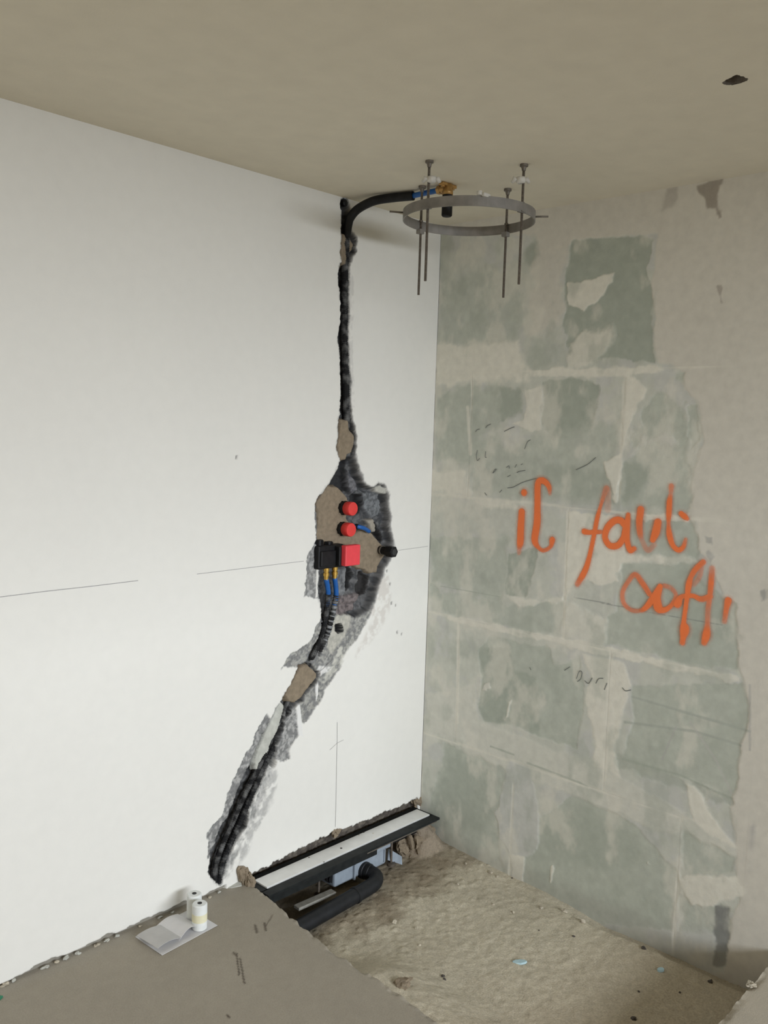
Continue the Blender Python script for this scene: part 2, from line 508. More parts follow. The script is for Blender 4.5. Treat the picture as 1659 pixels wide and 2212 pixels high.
def left_field(u, v):
    f = Field(u, v, WHITE)
    f.d += 0.0006 * fbm(u, v, 0.25, 2, 3)
    n = fbm(u, v, 0.5, 4, 3)
    f.c *= (1 + 0.025 * n)[..., None]
    # scuffed plaster beside the chase
    f.lay(P_SCUFF, 0.0008, GREY2, 0.012, 0.012, 0.04, 0.001, cn=0.3, a=0.75, seed=3, breakup=0.022)
    f.lay(P_SCUFF2, 0.0005, (0.62, 0.58, 0.53), 0.012, 0.01, 0.04, 0, a=0.7, seed=5, breakup=0.02)
    f.lay(P_LIP, 0.002, (0.66, 0.645, 0.61), 0.003, 0.006, 0.03, 0.0015, a=0.9, seed=9, breakup=0.02)
    f.lay(LW([(576, 1652), (588, 1668), (578, 1705), (566, 1735), (552, 1762), (545, 1790), (530, 1812), (516, 1840), (506, 1866), (494, 1894), (480, 1906), (490, 1860), (510, 1815), (530, 1780), (545, 1730), (560, 1690)]), 0.004, (0.26, 0.26, 0.25), 0.005, 0.009, 0.03, 0.003, cn=0.3, a=0.9, seed=47, breakup=0.03, fine=0.003, col2=(0.5, 0.49, 0.47))
    # paint and skim broken off, grey render showing
    for i, p in enumerate((P_PEEL_L, P_PEEL_MID, P_PEEL_R2, P_PEEL_LOW)):
        f.lay(p, 0.006, GREY, 0.0018, 0.005, 0.03, 0.005, 0.012, 0.35, 0.010, seed=20 + i, fine=0.0025, col2=GREY2 if i != 1 else (0.36, 0.355, 0.325))
    f.lay(LW([(735, 1400), (755, 1400), (735, 1440), (700, 1480), (690, 1470), (720, 1440), (722, 1415)]), 0.004, (0.55, 0.54, 0.48), 0.003, 0.008, 0.02, 0.002, seed=41, breakup=0.03)
    f.lay(LW([(690, 1440), (730, 1440), (700, 1458), (680, 1462)]), 0.002, (0.72, 0.71, 0.68), 0.003, 0.006, 0.02, 0.001, seed=42, breakup=0.02)
    f.lay(LW([(640, 1512), (648, 1510), (652, 1550), (655, 1590), (646, 1588), (642, 1550)]), 0.001, (0.78, 0.77, 0.74), 0.002, 0.003, 0.02, seed=43)
    f.lay(LW([(687, 1460), (690, 1500), (684, 1515), (683, 1480)]), 0.002, (0.78, 0.77, 0.74), 0.001, 0.003, 0.02, seed=44)
    f.lay(LW([(685, 1225), (689, 1225), (687, 1290), (683, 1290)]), 0.001, WHITE, 0.001, 0.002, 0.02, seed=45)
    # the chase itself
    f.lay(P_UP, 0.040, DARK, 0.0055, 0.004, 0.02, 0.010, 0.02, 0.4, 0.02, seed=51, fine=0.002, col2=DARK2, grow=0.006)
    f.lay(P_BOX, 0.046, DARK2, 0.008, 0.006, 0.03, 0.020, 0.03, 0.45, 0.02, seed=52, fine=0.002, col2=(0.06, 0.062, 0.065), grow=0.008)
    f.lay(P_GROOVE, 0.042, DARK, 0.006, 0.005, 0.02, 0.010, 0.02, 0.4, 0.012, seed=53, fine=0.0025, col2=DARK2, grow=0.005)
    # paler broken concrete and very dark pockets in the big opening
    f.lay(LW([(792, 1062), (828, 1066), (832, 1090), (830, 1115), (810, 1122), (796, 1100)]), 0.028, (0.19, 0.20, 0.21), 0.004, 0.006, 0.02, 0.008, 0.02, 0.4, seed=60, col2=(0.10, 0.105, 0.11))
    f.lay(LW([(764, 1015), (776, 1040), (786, 1060), (768, 1066), (760, 1040)]), 0.025, (0.18, 0.18, 0.19), 0.004, 0.005, 0.02, 0.01, 0.02, 0.4, seed=61, col2=(0.09, 0.09, 0.1))
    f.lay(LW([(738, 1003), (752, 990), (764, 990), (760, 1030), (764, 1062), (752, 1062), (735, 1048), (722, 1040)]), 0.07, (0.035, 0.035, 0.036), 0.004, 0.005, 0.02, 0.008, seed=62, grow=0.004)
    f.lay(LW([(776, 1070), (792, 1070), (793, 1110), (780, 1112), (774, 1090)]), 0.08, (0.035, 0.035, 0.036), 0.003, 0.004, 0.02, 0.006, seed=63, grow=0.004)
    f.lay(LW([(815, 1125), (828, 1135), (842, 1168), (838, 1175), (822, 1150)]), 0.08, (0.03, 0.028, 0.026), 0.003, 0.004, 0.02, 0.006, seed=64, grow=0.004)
    f.lay(LW([(800, 1125), (815, 1122), (822, 1150), (812, 1152)]), 0.02, (0.33, 0.30, 0.25), 0.003, 0.004, 0.02, 0.006, 0.02, 0.2, seed=65)
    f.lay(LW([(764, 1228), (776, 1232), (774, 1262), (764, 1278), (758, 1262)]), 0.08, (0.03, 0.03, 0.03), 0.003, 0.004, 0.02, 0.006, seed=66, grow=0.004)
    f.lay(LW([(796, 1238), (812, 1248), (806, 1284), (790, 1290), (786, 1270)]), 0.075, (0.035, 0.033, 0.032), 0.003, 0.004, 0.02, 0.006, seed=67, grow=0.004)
    f.lay(LW([(738, 1230), (760, 1230), (758, 1275), (748, 1300), (732, 1300), (730, 1260)]), 0.03, (0.2, 0.205, 0.21), 0.003, 0.005, 0.03, 0.008, 0.02, 0.4, seed=68, col2=(0.11, 0.115, 0.12))
    f.lay(LW([(745, 1290), (785, 1285), (775, 1320), (738, 1335), (728, 1320)]), 0.028, (0.20, 0.17, 0.165), 0.005, 0.006, 0.03, 0.012, 0.02, 0.5, seed=69, col2=(0.1, 0.085, 0.085))
    f.lay(LW([(726, 1334), (760, 1328), (762, 1350), (742, 1385), (720, 1410), (706, 1400), (715, 1365)]), 0.012, (0.42, 0.41, 0.36), 0.005, 0.008, 0.03, 0.006, 0.03, 0.2, seed=70, col2=(0.5, 0.48, 0.42))
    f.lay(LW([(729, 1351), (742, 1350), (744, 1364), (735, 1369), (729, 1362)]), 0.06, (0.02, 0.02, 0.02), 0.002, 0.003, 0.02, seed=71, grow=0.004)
    f.lay(LW([(700, 1345), (716, 1340), (700, 1390), (680, 1425), (664, 1436), (668, 1415), (690, 1380)]), 0.030, (0.16, 0.165, 0.165), 0.003, 0.004, 0.02, 0.006, 0.02, 0.4, seed=72, col2=(0.3, 0.3, 0.3))
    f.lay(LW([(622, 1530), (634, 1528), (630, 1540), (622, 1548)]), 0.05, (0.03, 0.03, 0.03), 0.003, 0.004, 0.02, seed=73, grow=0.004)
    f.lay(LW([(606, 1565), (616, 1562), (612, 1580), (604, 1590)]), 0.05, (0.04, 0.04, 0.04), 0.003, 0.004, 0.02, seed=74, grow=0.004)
    f.lay(LW([(590, 1612), (600, 1625), (596, 1655), (588, 1660), (578, 1650)]), 0.04, (0.09, 0.088, 0.08), 0.003, 0.005, 0.02, 0.01, 0.015, 0.5, seed=75, col2=(0.2, 0.2, 0.18))
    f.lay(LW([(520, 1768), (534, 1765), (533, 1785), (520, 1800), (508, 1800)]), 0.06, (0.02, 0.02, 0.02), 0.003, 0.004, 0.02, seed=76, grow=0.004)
    # holes near the right edge of the opening
    f.lay(LW([(813, 1053), (826, 1048), (836, 1055), (838, 1068), (826, 1066), (815, 1062)]), 0.010, (0.46, 0.45, 0.40), 0.002, 0.003, 0.02, 0.003, 0.01, 0.2, seed=77)
    for k, (a, b) in enumerate([(836, 1234), (846, 1303), (855, 1308), (868, 1370), (843, 1262), (511, 988), (858, 1366)]):
        x, z = LW([(a, b)])[0]
        f.lay([(x - .004, z - .006), (x + .004, z - .005), (x + .004, z + .006), (x - .003, z + .006)], 0.004, (0.22, 0.21, 0.2), 0.002, 0.002, 0.01, a=0.8, seed=80 + k)
    # broken foot of the wall behind the channel drain
    foot = [(-1.0, -0.01), (-0.975, 0.004), (-0.943, 0.016), (-0.86, 0.019), (-0.776, 0.025), (-0.68, 0.032), (-0.584, 0.035), (-0.54, 0.042), (-0.51, 0.046), (-0.48, 0.037), (-0.32, 0.031), (-0.2, 0.032), (-0.118, 0.031), (-0.06, 0.034), (-0.02, 0.03), (-0.012, -0.25), (-1.05, -0.25)]
    f.lay(foot, 0.036, (0.085, 0.072, 0.06), 0.0025, 0.007, 0.03, 0.010, 0.02, 0.5, 0.02, seed=90, fine=0.003, col2=(0.15, 0.13, 0.105), grow=0.004)
    # crumbling skirt where plaster meets the screed further along
    m = (u < -1.02) & (v < 0.03)
    edge = 0.005 + 0.010 * np.clip(fbm(u, u * 0 + 0.3, 0.09, 96, 4) + 0.25, 0, 1) * 2
    k = (1 - sstep(-0.0025, 0.0025, v - edge)) * (u < -1.06)
    f.d = f.d * (1 - k) + 0.014 * k
    f.c = f.c * (1 - k[..., None]) + np.array([0.27, 0.25, 0.21]) * k[..., None]
    return f


wl = Soup()
xs = np.arange(-1.16, 0.0001, ST); zs = np.arange(-0.224, H + 0.0001, ST); zs[-1] = H
U, V_ = np.meshgrid(xs, zs, indexing='ij')
fl = left_field(U, V_)
wl.grid(np.stack([U, fl.d, V_], -1), fl.c)
xs2 = np.arange(-2.1, -1.1599, 0.004); zs2 = np.arange(-0.012, 0.0801, 0.004)
U2, V2 = np.meshgrid(xs2, zs2, indexing='ij'); f2 = left_field(U2, V2)
wl.grid(np.stack([U2, f2.d, V2], -1), f2.c)
zt = zs2[-1]; xe = xs2[-1]
xs3 = np.linspace(-2.1, xs[0], 60); zs3 = np.linspace(zt, H, 100)
U3, V3 = np.meshgrid(xs3, zs3, indexing='ij'); f3 = left_field(U3, V3)
wl.grid(np.stack([U3, f3.d, V3], -1), f3.c)
wl.quad([(-4.2, 0, -0.02), (-2.1, 0, -0.02), (-2.1, 0, H), (-4.2, 0, H)], WHITE)
wall_left = tag(wl.make('wall_left', M['wall']), 'white plastered wall with a ragged pipe chase hacked into it', kind='structure')


def patch(name, poly, depth, mt, rough=0.006, seed=0, slope=None, bulge=0.0, label=None):
    """filling pressed into the chase: a lumpy slab with its own rim"""
    P = np.asarray(poly); st = 0.004
    x = np.arange(P[:, 0].min() - .012, P[:, 0].max() + .012, st); z = np.arange(P[:, 1].min() - .012, P[:, 1].max() + .012, st)
    u, v = np.meshgrid(x, z, indexing='ij')
    d = sdf(P, u, v) + 0.003 * fbm(u, v, 0.025, seed) * 1.6
    dd = depth + rough * fbm(u, v, 0.05, seed + 1, 4) - bulge * sstep(0, -0.03, d)
    if slope:
        dd = dd + slope(u, v)
    rim = sstep(-0.006, 0.001, d)
    dd = dd + rim * 0.03
    c = 0.25 * (d[:-1, :-1] + d[1:, :-1] + d[1:, 1:] + d[:-1, 1:])
    s = Soup(); s.grid(np.stack([u, dd, v], -1), np.ones(3), keep=(c < 0.002))
    o = s.make(name, mt, wall_left, smooth=True)
    if label:
        o['label'] = label
    return o


patch('mortar_patch', P_M_TOP, 0.008, M['mortar'], 0.010, 1)
patch('mortar_patch', P_M_NECK, 0.006, M['mortar'], 0.008, 2)
patch('mortar_patch', P_M_BOX, 0.016, M['mortar'], 0.006, 3, slope=lambda u, v: 0.012 * sstep(-0.5, -0.42, u), label='large brown mortar bed around the valves')
patch('mortar_patch', P_M_MID, 0.010, M['mortar'], 0.006, 4)
patch('filler_patch', P_FILL, 0.010, M['filler'], 0.008, 5, label='pale grey filler smeared over the sleeves')


# ---- right wall: gypsum blocks with smeared joint plaster
SKIM = (0.70, 0.67, 0.595); G0 = (0.63, 0.64, 0.57); G1 = (0.525, 0.555, 0.485); G2 = (0.425, 0.46, 0.395); LT = (0.82, 0.795, 0.70)
RZ = RW([(950, 497), (1160, 512), (1170, 560), (1222, 530), (1235, 515), (1418, 508), (1410, 600), (1418, 785), (1470, 800), (1482, 840), (1512, 872), (1515, 955), (1492, 1050), (1487, 1112), (1505, 1140), (1500, 1172), (1540, 1240), (1562, 1288), (1590, 1300), (1590, 1385), (1600, 1450), (1612, 1490), (1620, 1530), (1600, 1560), (1592, 1650), (1580, 1720), (1592, 1812), (1588, 1880), (1600, 1940), (1578, 1990), (1560, 2100), (1270, 2050), (1100, 1950), (960, 1880), (900, 1850)])
DARKS = [
    ([(1235, 522), (1300, 516), (1415, 512), (1412, 540), (1400, 580), (1408, 640), (1405, 700), (1416, 785), (1330, 770), (1232, 790), (1222, 730), (1218, 690), (1222, 600), (1228, 550)], G2, 0.004, 0.95),
    ([(975, 600), (1080, 575), (1132, 560), (1130, 690), (1120, 715), (1060, 730), (980, 735), (950, 740), (948, 560)], G1, 0.03, 0.75),
    ([(1132, 530), (1158, 525), (1155, 570), (1138, 592)], G2, 0.012, 0.8),
    ([(1150, 730), (1225, 760), (1222, 795), (1146, 795)], G1, 0.02, 0.6),
    ([(950, 720), (1120, 715), (1130, 740), (1000, 750), (950, 760)], G1, 0.025, 0.7),
    ([(965, 842), (1070, 832), (1078, 850), (1130, 868), (1135, 900), (1090, 905), (1060, 930), (1020, 940), (1015, 1000), (940, 1000), (945, 860)], G1, 0.015, 0.9),
    ([(1075, 832), (1125, 835), (1135, 870), (1130, 895), (1085, 900), (1080, 860)], G2, 0.010, 0.9),
    ([(1172, 825), (1250, 816), (1298, 832), (1290, 880), (1272, 930), (1232, 955), (1190, 945), (1165, 910), (1175, 870)], G2, 0.006, 0.95),
    ([(1020, 930), (1090, 960), (1340, 900), (1335, 1092), (1200, 1085), (1015, 1065)], G1, 0.025, 0.85),
    ([(1150, 1000), (1230, 1010), (1335, 1020), (1335, 1090), (1240, 1085)], G2, 0.02, 0.6),
    ([(1420, 850), (1480, 870), (1476, 960), (1430, 945), (1390, 950), (1350, 985), (1370, 930), (1395, 870)], G1, 0.01, 0.95),
    ([(1345, 1000), (1410, 950), (1480, 955), (1490, 1050), (1485, 1108), (1345, 1090)], G1, 0.012, 0.9),
    ([(1345, 1000), (1420, 1020), (1380, 1060), (1345, 1085)], G2, 0.012, 0.8),
    ([(1455, 805), (1478, 805), (1475, 822), (1458, 820)], G1, 0.006, 0.9),
    ([(1483, 880), (1506, 875), (1508, 930), (1515, 955), (1496, 966), (1486, 940)], G1, 0.004, 0.95),
    ([(930, 1160), (1092, 1160), (1092, 1280), (1080, 1295), (930, 1258)], G1, 0.012, 0.9),
    ([(1096, 1195), (1162, 1182), (1152, 1240), (1138, 1296), (1090, 1287)], G2, 0.005, 0.95),
    ([(930, 1265), (1050, 1290), (1100, 1305), (1217, 1292), (1215, 1378), (960, 1325), (930, 1320)], G1, 0.012, 0.85),
    ([(1355, 1110), (1490, 1120), (1505, 1165), (1500, 1210), (1360, 1195)], G1, 0.01, 0.85),
    ([(1345, 1215), (1490, 1215), (1500, 1250), (1560, 1290), (1586, 1302), (1588, 1380), (1595, 1450), (1480, 1430), (1300, 1390), (1310, 1330), (1330, 1320), (1340, 1250)], G1, 0.006, 0.95),
    ([(1470, 1300), (1585, 1305), (1588, 1390), (1480, 1395)], G2, 0.02, 0.6),
    ([(1222, 1300), (1260, 1265), (1340, 1270), (1310, 1330), (1300, 1385), (1222, 1375)], G0, 0.02, 0.8),
    ([(1030, 1400), (1060, 1375), (1190, 1400), (1192, 1440), (1212, 1440), (1250, 1420), (1262, 1500), (1246, 1620), (1230, 1612), (1165, 1592), (1130, 1575), (1090, 1562), (1046, 1562), (1035, 1530), (1040, 1460)], G1, 0.005, 0.95),
    ([(1032, 1405), (1100, 1395), (1110, 1450), (1160, 1460), (1165, 1590), (1100, 1560), (1048, 1560), (1036, 1530), (1042, 1460)], G2, 0.008, 0.9),
    ([(1365, 1480), (1600, 1478), (1620, 1522), (1600, 1600), (1592, 1700), (1580, 1720), (1500, 1692), (1345, 1640), (1365, 1560)], G1, 0.006, 0.95),
    ([(1340, 1635), (1500, 1690), (1580, 1735), (1560, 1740), (1440, 1700), (1340, 1655)], G2, 0.01, 0.6),
    ([(962, 1602), (1040, 1640), (1080, 1660), (1090, 1682), (1072, 1760), (1080, 1830), (1092, 1892), (970, 1838), (915, 1785), (940, 1700)], G1, 0.012, 0.9),
    ([(962, 1612), (1000, 1640), (1060, 1660), (1070, 1760), (1040, 1800), (960, 1780), (930, 1760)], G2, 0.03, 0.6),
    ([(1165, 1770), (1232, 1722), (1300, 1742), (1370, 1782), (1420, 1832), (1460, 1880), (1465, 1930), (1450, 2010), (1300, 2000), (1200, 1955), (1125, 1905), (1132, 1850), (1160, 1830)], G1, 0.006, 0.95),
    ([(1170, 1780), (1240, 1740), (1360, 1790), (1400, 1860), (1300, 1880), (1180, 1850)], G2, 0.03, 0.55),
    ([(1475, 1775), (1500, 1775), (1560, 1820), (1586, 1850), (1580, 1882), (1500, 1892), (1470, 1902)], G1, 0.006, 0.9),
    ([(1465, 1930), (1540, 1960), (1575, 1960), (1570, 2020), (1465, 2010)], G1, 0.012, 0.8),
    ([(1545, 1958), (1575, 1962), (1571, 2090), (1541, 2085)], (0.27, 0.275, 0.26), 0.006, 0.95),
]
LIGHTS = [
    ([(1226, 612), (1240, 612), (1265, 606), (1300, 593), (1326, 590), (1325, 610), (1306, 630), (1282, 656), (1260, 666), (1230, 656)], LT, 0.004, 0.95),
    ([(1228, 740), (1262, 716), (1320, 712), (1324, 740), (1310, 760), (1290, 785), (1230, 790)], LT, 0.012, 0.8),
    ([(1160, 530), (1222, 525), (1215, 700), (1150, 720), (1150, 600)], SKIM, 0.015, 0.85),
    ([(945, 745), (1120, 735), (1145, 800), (1140, 815), (1000, 830), (940, 840)], LT, 0.015, 0.9),
    ([(1142, 798), (1420, 792), (1440, 800), (1345, 812), (1200, 812), (1145, 812)], LT, 0.006, 0.9),
    ([(1130, 840), (1168, 835), (1172, 870), (1165, 880), (1172, 930), (1150, 935), (1100, 915), (1130, 905), (1138, 880)], LT, 0.004, 0.8),
    ([(1352, 805), (1400, 840), (1365, 900), (1345, 990), (1338, 990)], LT, 0.006, 0.95),
    ([(1305, 1000), (1340, 985), (1335, 1092), (1325, 1090)], LT, 0.006, 0.85),
    ([(930, 1020), (1005, 1020), (1012, 1068), (932, 1066)], LT, 0.012, 0.8),
    ([(930, 1070), (1210, 1098), (1218, 1180), (1100, 1155), (930, 1150)], G0, 0.02, 0.85),
    ([(1000, 1072), (1110, 1085), (1120, 1100), (1040, 1095)], LT, 0.01, 0.8),
    ([(1228, 1104), (1345, 1114), (1350, 1200), (1342, 1218), (1330, 1240), (1335, 1255), (1300, 1265), (1270, 1255), (1236, 1262), (1222, 1300)], LT, 0.005, 0.95),
    ([(1300, 1100), (1490, 1118), (1490, 1130), (1350, 1120)], LT, 0.004, 0.9),
    ([(1340, 1195), (1500, 1205), (1510, 1216), (1345, 1216)], LT, 0.008, 0.85),
    ([(1218, 1300), (1310, 1340), (1300, 1392), (1218, 1376)], LT, 0.012, 0.55),
    ([(965, 1328), (1080, 1352), (1220, 1378), (1400, 1420), (1600, 1462), (1600, 1476), (1480, 1450), (1290, 1410), (1080, 1366), (965, 1340)], LT, 0.005, 0.9),
    ([(1090, 1285), (1150, 1298), (1215, 1290), (1215, 1300), (1120, 1308)], LT, 0.006, 0.7),
    ([(1258, 1410), (1350, 1430), (1362, 1480), (1340, 1560), (1325, 1620), (1345, 1690), (1280, 1700), (1288, 1600), (1265, 1520), (1275, 1460)], LT, 0.008, 0.9),
    ([(920, 1500), (1025, 1480), (1035, 1560), (1090, 1575), (1200, 1620), (1280, 1650), (1360, 1690), (1480, 1755), (1592, 1830), (1588, 1850), (1480, 1800), (1440, 1800), (1400, 1792), (1330, 1752), (1250, 1722), (1100, 1665), (960, 1600), (915, 1620)], (0.70, 0.695, 0.62), 0.008, 0.85),
    ([(1480, 1690), (1500, 1700), (1545, 1770), (1590, 1830), (1560, 1820), (1500, 1770)], LT, 0.006, 0.9),
    ([(1100, 1640), (1140, 1655), (1160, 1720), (1166, 1770), (1160, 1830), (1150, 1850), (1105, 1850), (1078, 1800), (1072, 1760), (1090, 1700)], (0.63, 0.635, 0.60), 0.006, 0.9),
    ([(1106, 1850), (1132, 1850), (1127, 1912), (1106, 1905)], LT, 0.004, 0.9),
    ([(1470, 1902), (1500, 1890), (1590, 1890), (1605, 1930), (1560, 1945), (1540, 1960), (1495, 1952)], LT, 0.006, 0.9),
    ([(1188, 1880), (1194, 1870), (1196, 1905), (1188, 1912), (1183, 1902)], LT, 0.002, 0.9),
    ([(1046, 1480), (1056, 1475), (1060, 1486), (1050, 1495), (1043, 1490)], (0.66, 0.65, 0.58), 0.002, 0.95),
    ([(1392, 1860), (1402, 1858), (1405, 1870), (1396, 1872)], LT, 0.003, 0.8),
    ([(1090, 1555), (1098, 1515), (1106, 1512), (1098, 1550)], LT, 0.003, 0.7),
]
STAINS = [
    ([(1505, 402), (1560, 388), (1551, 420), (1553, 445), (1561, 470), (1552, 474), (1545, 452), (1527, 452), (1521, 425), (1508, 415)], (0.36, 0.32, 0.27), 0.005, 0.9),
    ([(1442, 408), (1462, 405), (1465, 430), (1450, 450), (1430, 455)], (0.46, 0.43, 0.38), 0.008, 0.6),
    ([(1551, 618), (1557, 618), (1562, 655), (1555, 655)], (0.36, 0.32, 0.28), 0.004, 0.7),
    ([(1640, 1275), (1655, 1272), (1662, 1300), (1645, 1300)], (0.33, 0.33, 0.31), 0.005, 0.7),
    ([(1525, 1160), (1540, 1160), (1538, 1174), (1526, 1172)], (0.40, 0.40, 0.38), 0.004, 0.7),
    ([(1530, 1190), (1545, 1205), (1535, 1215), (1524, 1202)], (0.44, 0.44, 0.42), 0.005, 0.6),
]
LINES = [([(952, 1266), (1080, 1290)], G2, .003), ([(1240, 1290), (1390, 1320), (1560, 1350)], (0.25, 0.26, 0.25), .0022), ([(1365, 1505), (1500, 1545), (1620, 1580)], (0.43, 0.46, 0.41), .007),
         ([(1350, 1560), (1500, 1580), (1600, 1610)], (0.43, 0.46, 0.41), .007), ([(1490, 1560), (1545, 1640), (1580, 1715)], (0.55, 0.55, 0.51), .006), ([(1460, 1570), (1430, 1640)], (0.5, 0.5, 0.47), .005),
         ([(1060, 1612), (1110, 1630)], G2, .006), ([(1140, 1648), (1250, 1690), (1270, 1700)], G2, .006), ([(1345, 1640), (1470, 1675), (1580, 1725)], G2, .006),
         ([(1620, 1480), (1620, 1620)], (0.5, 0.49, 0.46), .006), ([(1628, 1780), (1625, 1850), (1620, 1945)], (0.48, 0.47, 0.45), .006), ([(1460, 1905), (1458, 2010)], LT, .005),
         ([(1010, 880), (1016, 980)], LT, .012), ([(1225, 1105), (1218, 1380)], LT, .006), ([(990, 1345), (988, 1560)], LT, .012)]


def right_field(u, v):
    f = Field(u, v, SKIM)
    n = fbm(u, v, 0.35, 101, 4)
    f.c *= (1 + 0.035 * n)[..., None]
    f.d -= 0.0010
    f.lay(RZ, 0.0, G0, 0.006, 0.012, 0.06, cn=0.05, cs=0.08, seed=102, col2=(0.62, 0.625, 0.585))
    for i, (p, c, e, a) in enumerate(DARKS):
        f.lay(RW(p), 0.0012, c, e, 0.010 if e < .01 else 0.02, 0.05, 0.0003, cn=0.09, cs=0.05, a=a, seed=110 + i, fine=0.001)
    for i, (p, c, e, a) in enumerate(LIGHTS):
        f.lay(RW(p), -0.0008, c, e, 0.010 if e < .01 else 0.018, 0.05, 0.0004, cn=0.05, cs=0.05, a=a, seed=170 + i, fine=0.001)
    # streaky trowel mottling over the whole block zone
    z = f.mask(RZ, 0.01, 0.01, 0.05, 102)
    mo = fbm(u * 1.0, v * 0.6, 0.09, 230, 5)
    k = (sstep(0.05, 0.45, mo) * z * 0.55)[..., None]
    f.c = f.c * (1 - k) + np.array(LT) * 0.95 * k
    k = (sstep(0.12, 0.5, -mo) * z * 0.42)[..., None]
    f.c = f.c * (1 - k) + np.array(G2) * k
    for i, (p, c, e, a) in enumerate(STAINS):
        f.lay(RW(p), None, c, e, 0.006, 0.03, cn=0.08, a=a, seed=240 + i)
    for i, (p, c, w) in enumerate(LINES):
        q = RW(p); P = np.asarray(q)
        s = (u > P[:, 0].min() - .03) & (u < P[:, 0].max() + .03) & (v > P[:, 1].min() - .03) & (v < P[:, 1].max() + .03)
        if s.any():
            dd = seg_dist(q, u[s], v[s]) + 0.002 * fbm(u[s], v[s], 0.02, 260 + i)
            k = (1 - sstep(w * 0.3, w, dd))[:, None] * 0.7
            f.c[s] = f.c[s] * (1 - k) + np.array(c) * k
    # darker grey-brown towards the foot of the wall
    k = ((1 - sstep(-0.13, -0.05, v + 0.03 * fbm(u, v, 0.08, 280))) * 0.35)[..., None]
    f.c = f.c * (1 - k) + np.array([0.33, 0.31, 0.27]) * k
    return f


YE = -1.42
sk = Soup()
ys = np.linspace(-2.3, YE, 60); zs = np.linspace(-0.26, H, 170)
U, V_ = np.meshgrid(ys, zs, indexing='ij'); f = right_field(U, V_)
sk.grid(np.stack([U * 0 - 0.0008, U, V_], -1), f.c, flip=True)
sk.quad([(0.0024, YE, -0.26), (0.0024, 0.06, -0.26), (0.0024, 0.06, H), (0.0024, YE, H)], (0.5, 0.5, 0.47), flip=True)
sk.quad([(-0.0008, -2.3, -0.26), (-0.0008, -2.3, H), (0.09, -2.3, H), (0.09, -2.3, -0.26)], SKIM)
wall_right = tag(sk.make('wall_right', M['block']), 'grey green gypsum block wall with smeared joints and orange spray paint', kind='structure')

ROWS = [-0.26, 0.332, 0.868, 1.380, 1.894, 2.402, H]
JOINTS = [[-0.485, -1.19], [-0.182, -0.885], [-0.677, -1.36], [-0.195, -0.88], [-0.473, -1.16], [-0.7]]
for r in range(6):
    ye = [0.0] + JOINTS[r] + [YE]
    for c in range(len(ye) - 1):
        y1, y0 = ye[c], ye[c + 1]
        if y1 - y0 < 0.05:
            continue
        z0, z1 = ROWS[r], ROWS[r + 1]
        g = 0.0
        ny = int((y1 - y0) / ST) + 2; nz = int((z1 - z0) / ST) + 2
        yy = np.linspace(y0 + g, y1 - g, ny); zz = np.linspace(z0 + g, z1 - g, nz)
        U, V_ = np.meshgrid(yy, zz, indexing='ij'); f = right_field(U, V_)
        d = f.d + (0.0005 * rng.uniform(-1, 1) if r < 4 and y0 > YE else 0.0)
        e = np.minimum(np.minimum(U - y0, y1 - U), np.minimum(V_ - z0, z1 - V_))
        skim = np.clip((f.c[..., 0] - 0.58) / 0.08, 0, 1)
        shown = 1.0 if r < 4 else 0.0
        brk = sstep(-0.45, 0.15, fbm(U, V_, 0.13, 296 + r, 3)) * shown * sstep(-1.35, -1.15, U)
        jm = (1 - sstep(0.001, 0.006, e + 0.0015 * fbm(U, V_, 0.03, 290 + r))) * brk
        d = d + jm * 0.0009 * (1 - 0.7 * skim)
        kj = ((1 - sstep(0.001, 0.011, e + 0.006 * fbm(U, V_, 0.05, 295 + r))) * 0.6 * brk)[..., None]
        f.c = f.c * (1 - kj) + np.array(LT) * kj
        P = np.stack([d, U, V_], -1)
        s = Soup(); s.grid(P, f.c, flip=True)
        s.make('gypsum_block', M['block'], wall_right)

# ---- ceiling with a broken-out hole
HOLE = HZ([(1561, 180), (1570, 173), (1590, 163), (1606, 167), (1616, 170), (1612, 175), (1598, 180), (1584, 184), (1568, 183)], H)
cx = np.concatenate([np.arange(-1.12, -0.86, 0.007), np.arange(-0.86, -0.72, 0.0025), np.arange(-0.72, -0.003, 0.007), [0.0]])
cy = np.concatenate([np.arange(-1.82, -1.61, 0.007), np.arange(-1.61, -1.48, 0.0025), np.arange(-1.48, -0.003, 0.007), [0.0]])
cx = np.unique(np.round(cx, 4)); cy = np.unique(np.round(cy, 4))
U, V_ = np.meshgrid(cx, cy, indexing='ij')
CEIL = (0.78, 0.725, 0.60)
f = Field(U, V_, CEIL)
f.c *= (1 + 0.03 * fbm(U, V_, 0.4, 301, 4))[..., None]
f.d += 0.0012 * fbm(U, V_, 0.5, 302, 3) * sstep(0, 0.05, -V_) * sstep(0, 0.05, -U) * sstep(-1.12, -1.05, U) * sstep(-1.82, -1.75, V_)
keep = sdf(HOLE, U, V_) + 0.003 * fbm(U, V_, 0.012, 304) > 0
kc = keep[:-1, :-1] & keep[1:, :-1] & keep[1:, 1:] & keep[:-1, 1:]
cl = Soup(); cl.grid(np.stack([U, V_, H + f.d], -1), f.c, keep=kc, flip=True)
x0, y0 = cx[0], cy[0]
for q in ([(-4.2, -4.6, H), (x0, -4.6, H), (x0, 0, H), (-4.2, 0, H)], [(x0, -4.6, H), (1.4, -4.6, H), (1.4, y0, H), (x0, y0, H)], [(0, y0, H), (1.4, y0, H), (1.4, 0, H), (0, 0, H)]):
    cl.quad(q, CEIL)
ceiling = tag(cl.make('ceiling', M['ceil']), 'plain off white ceiling with a broken hole', kind='structure')
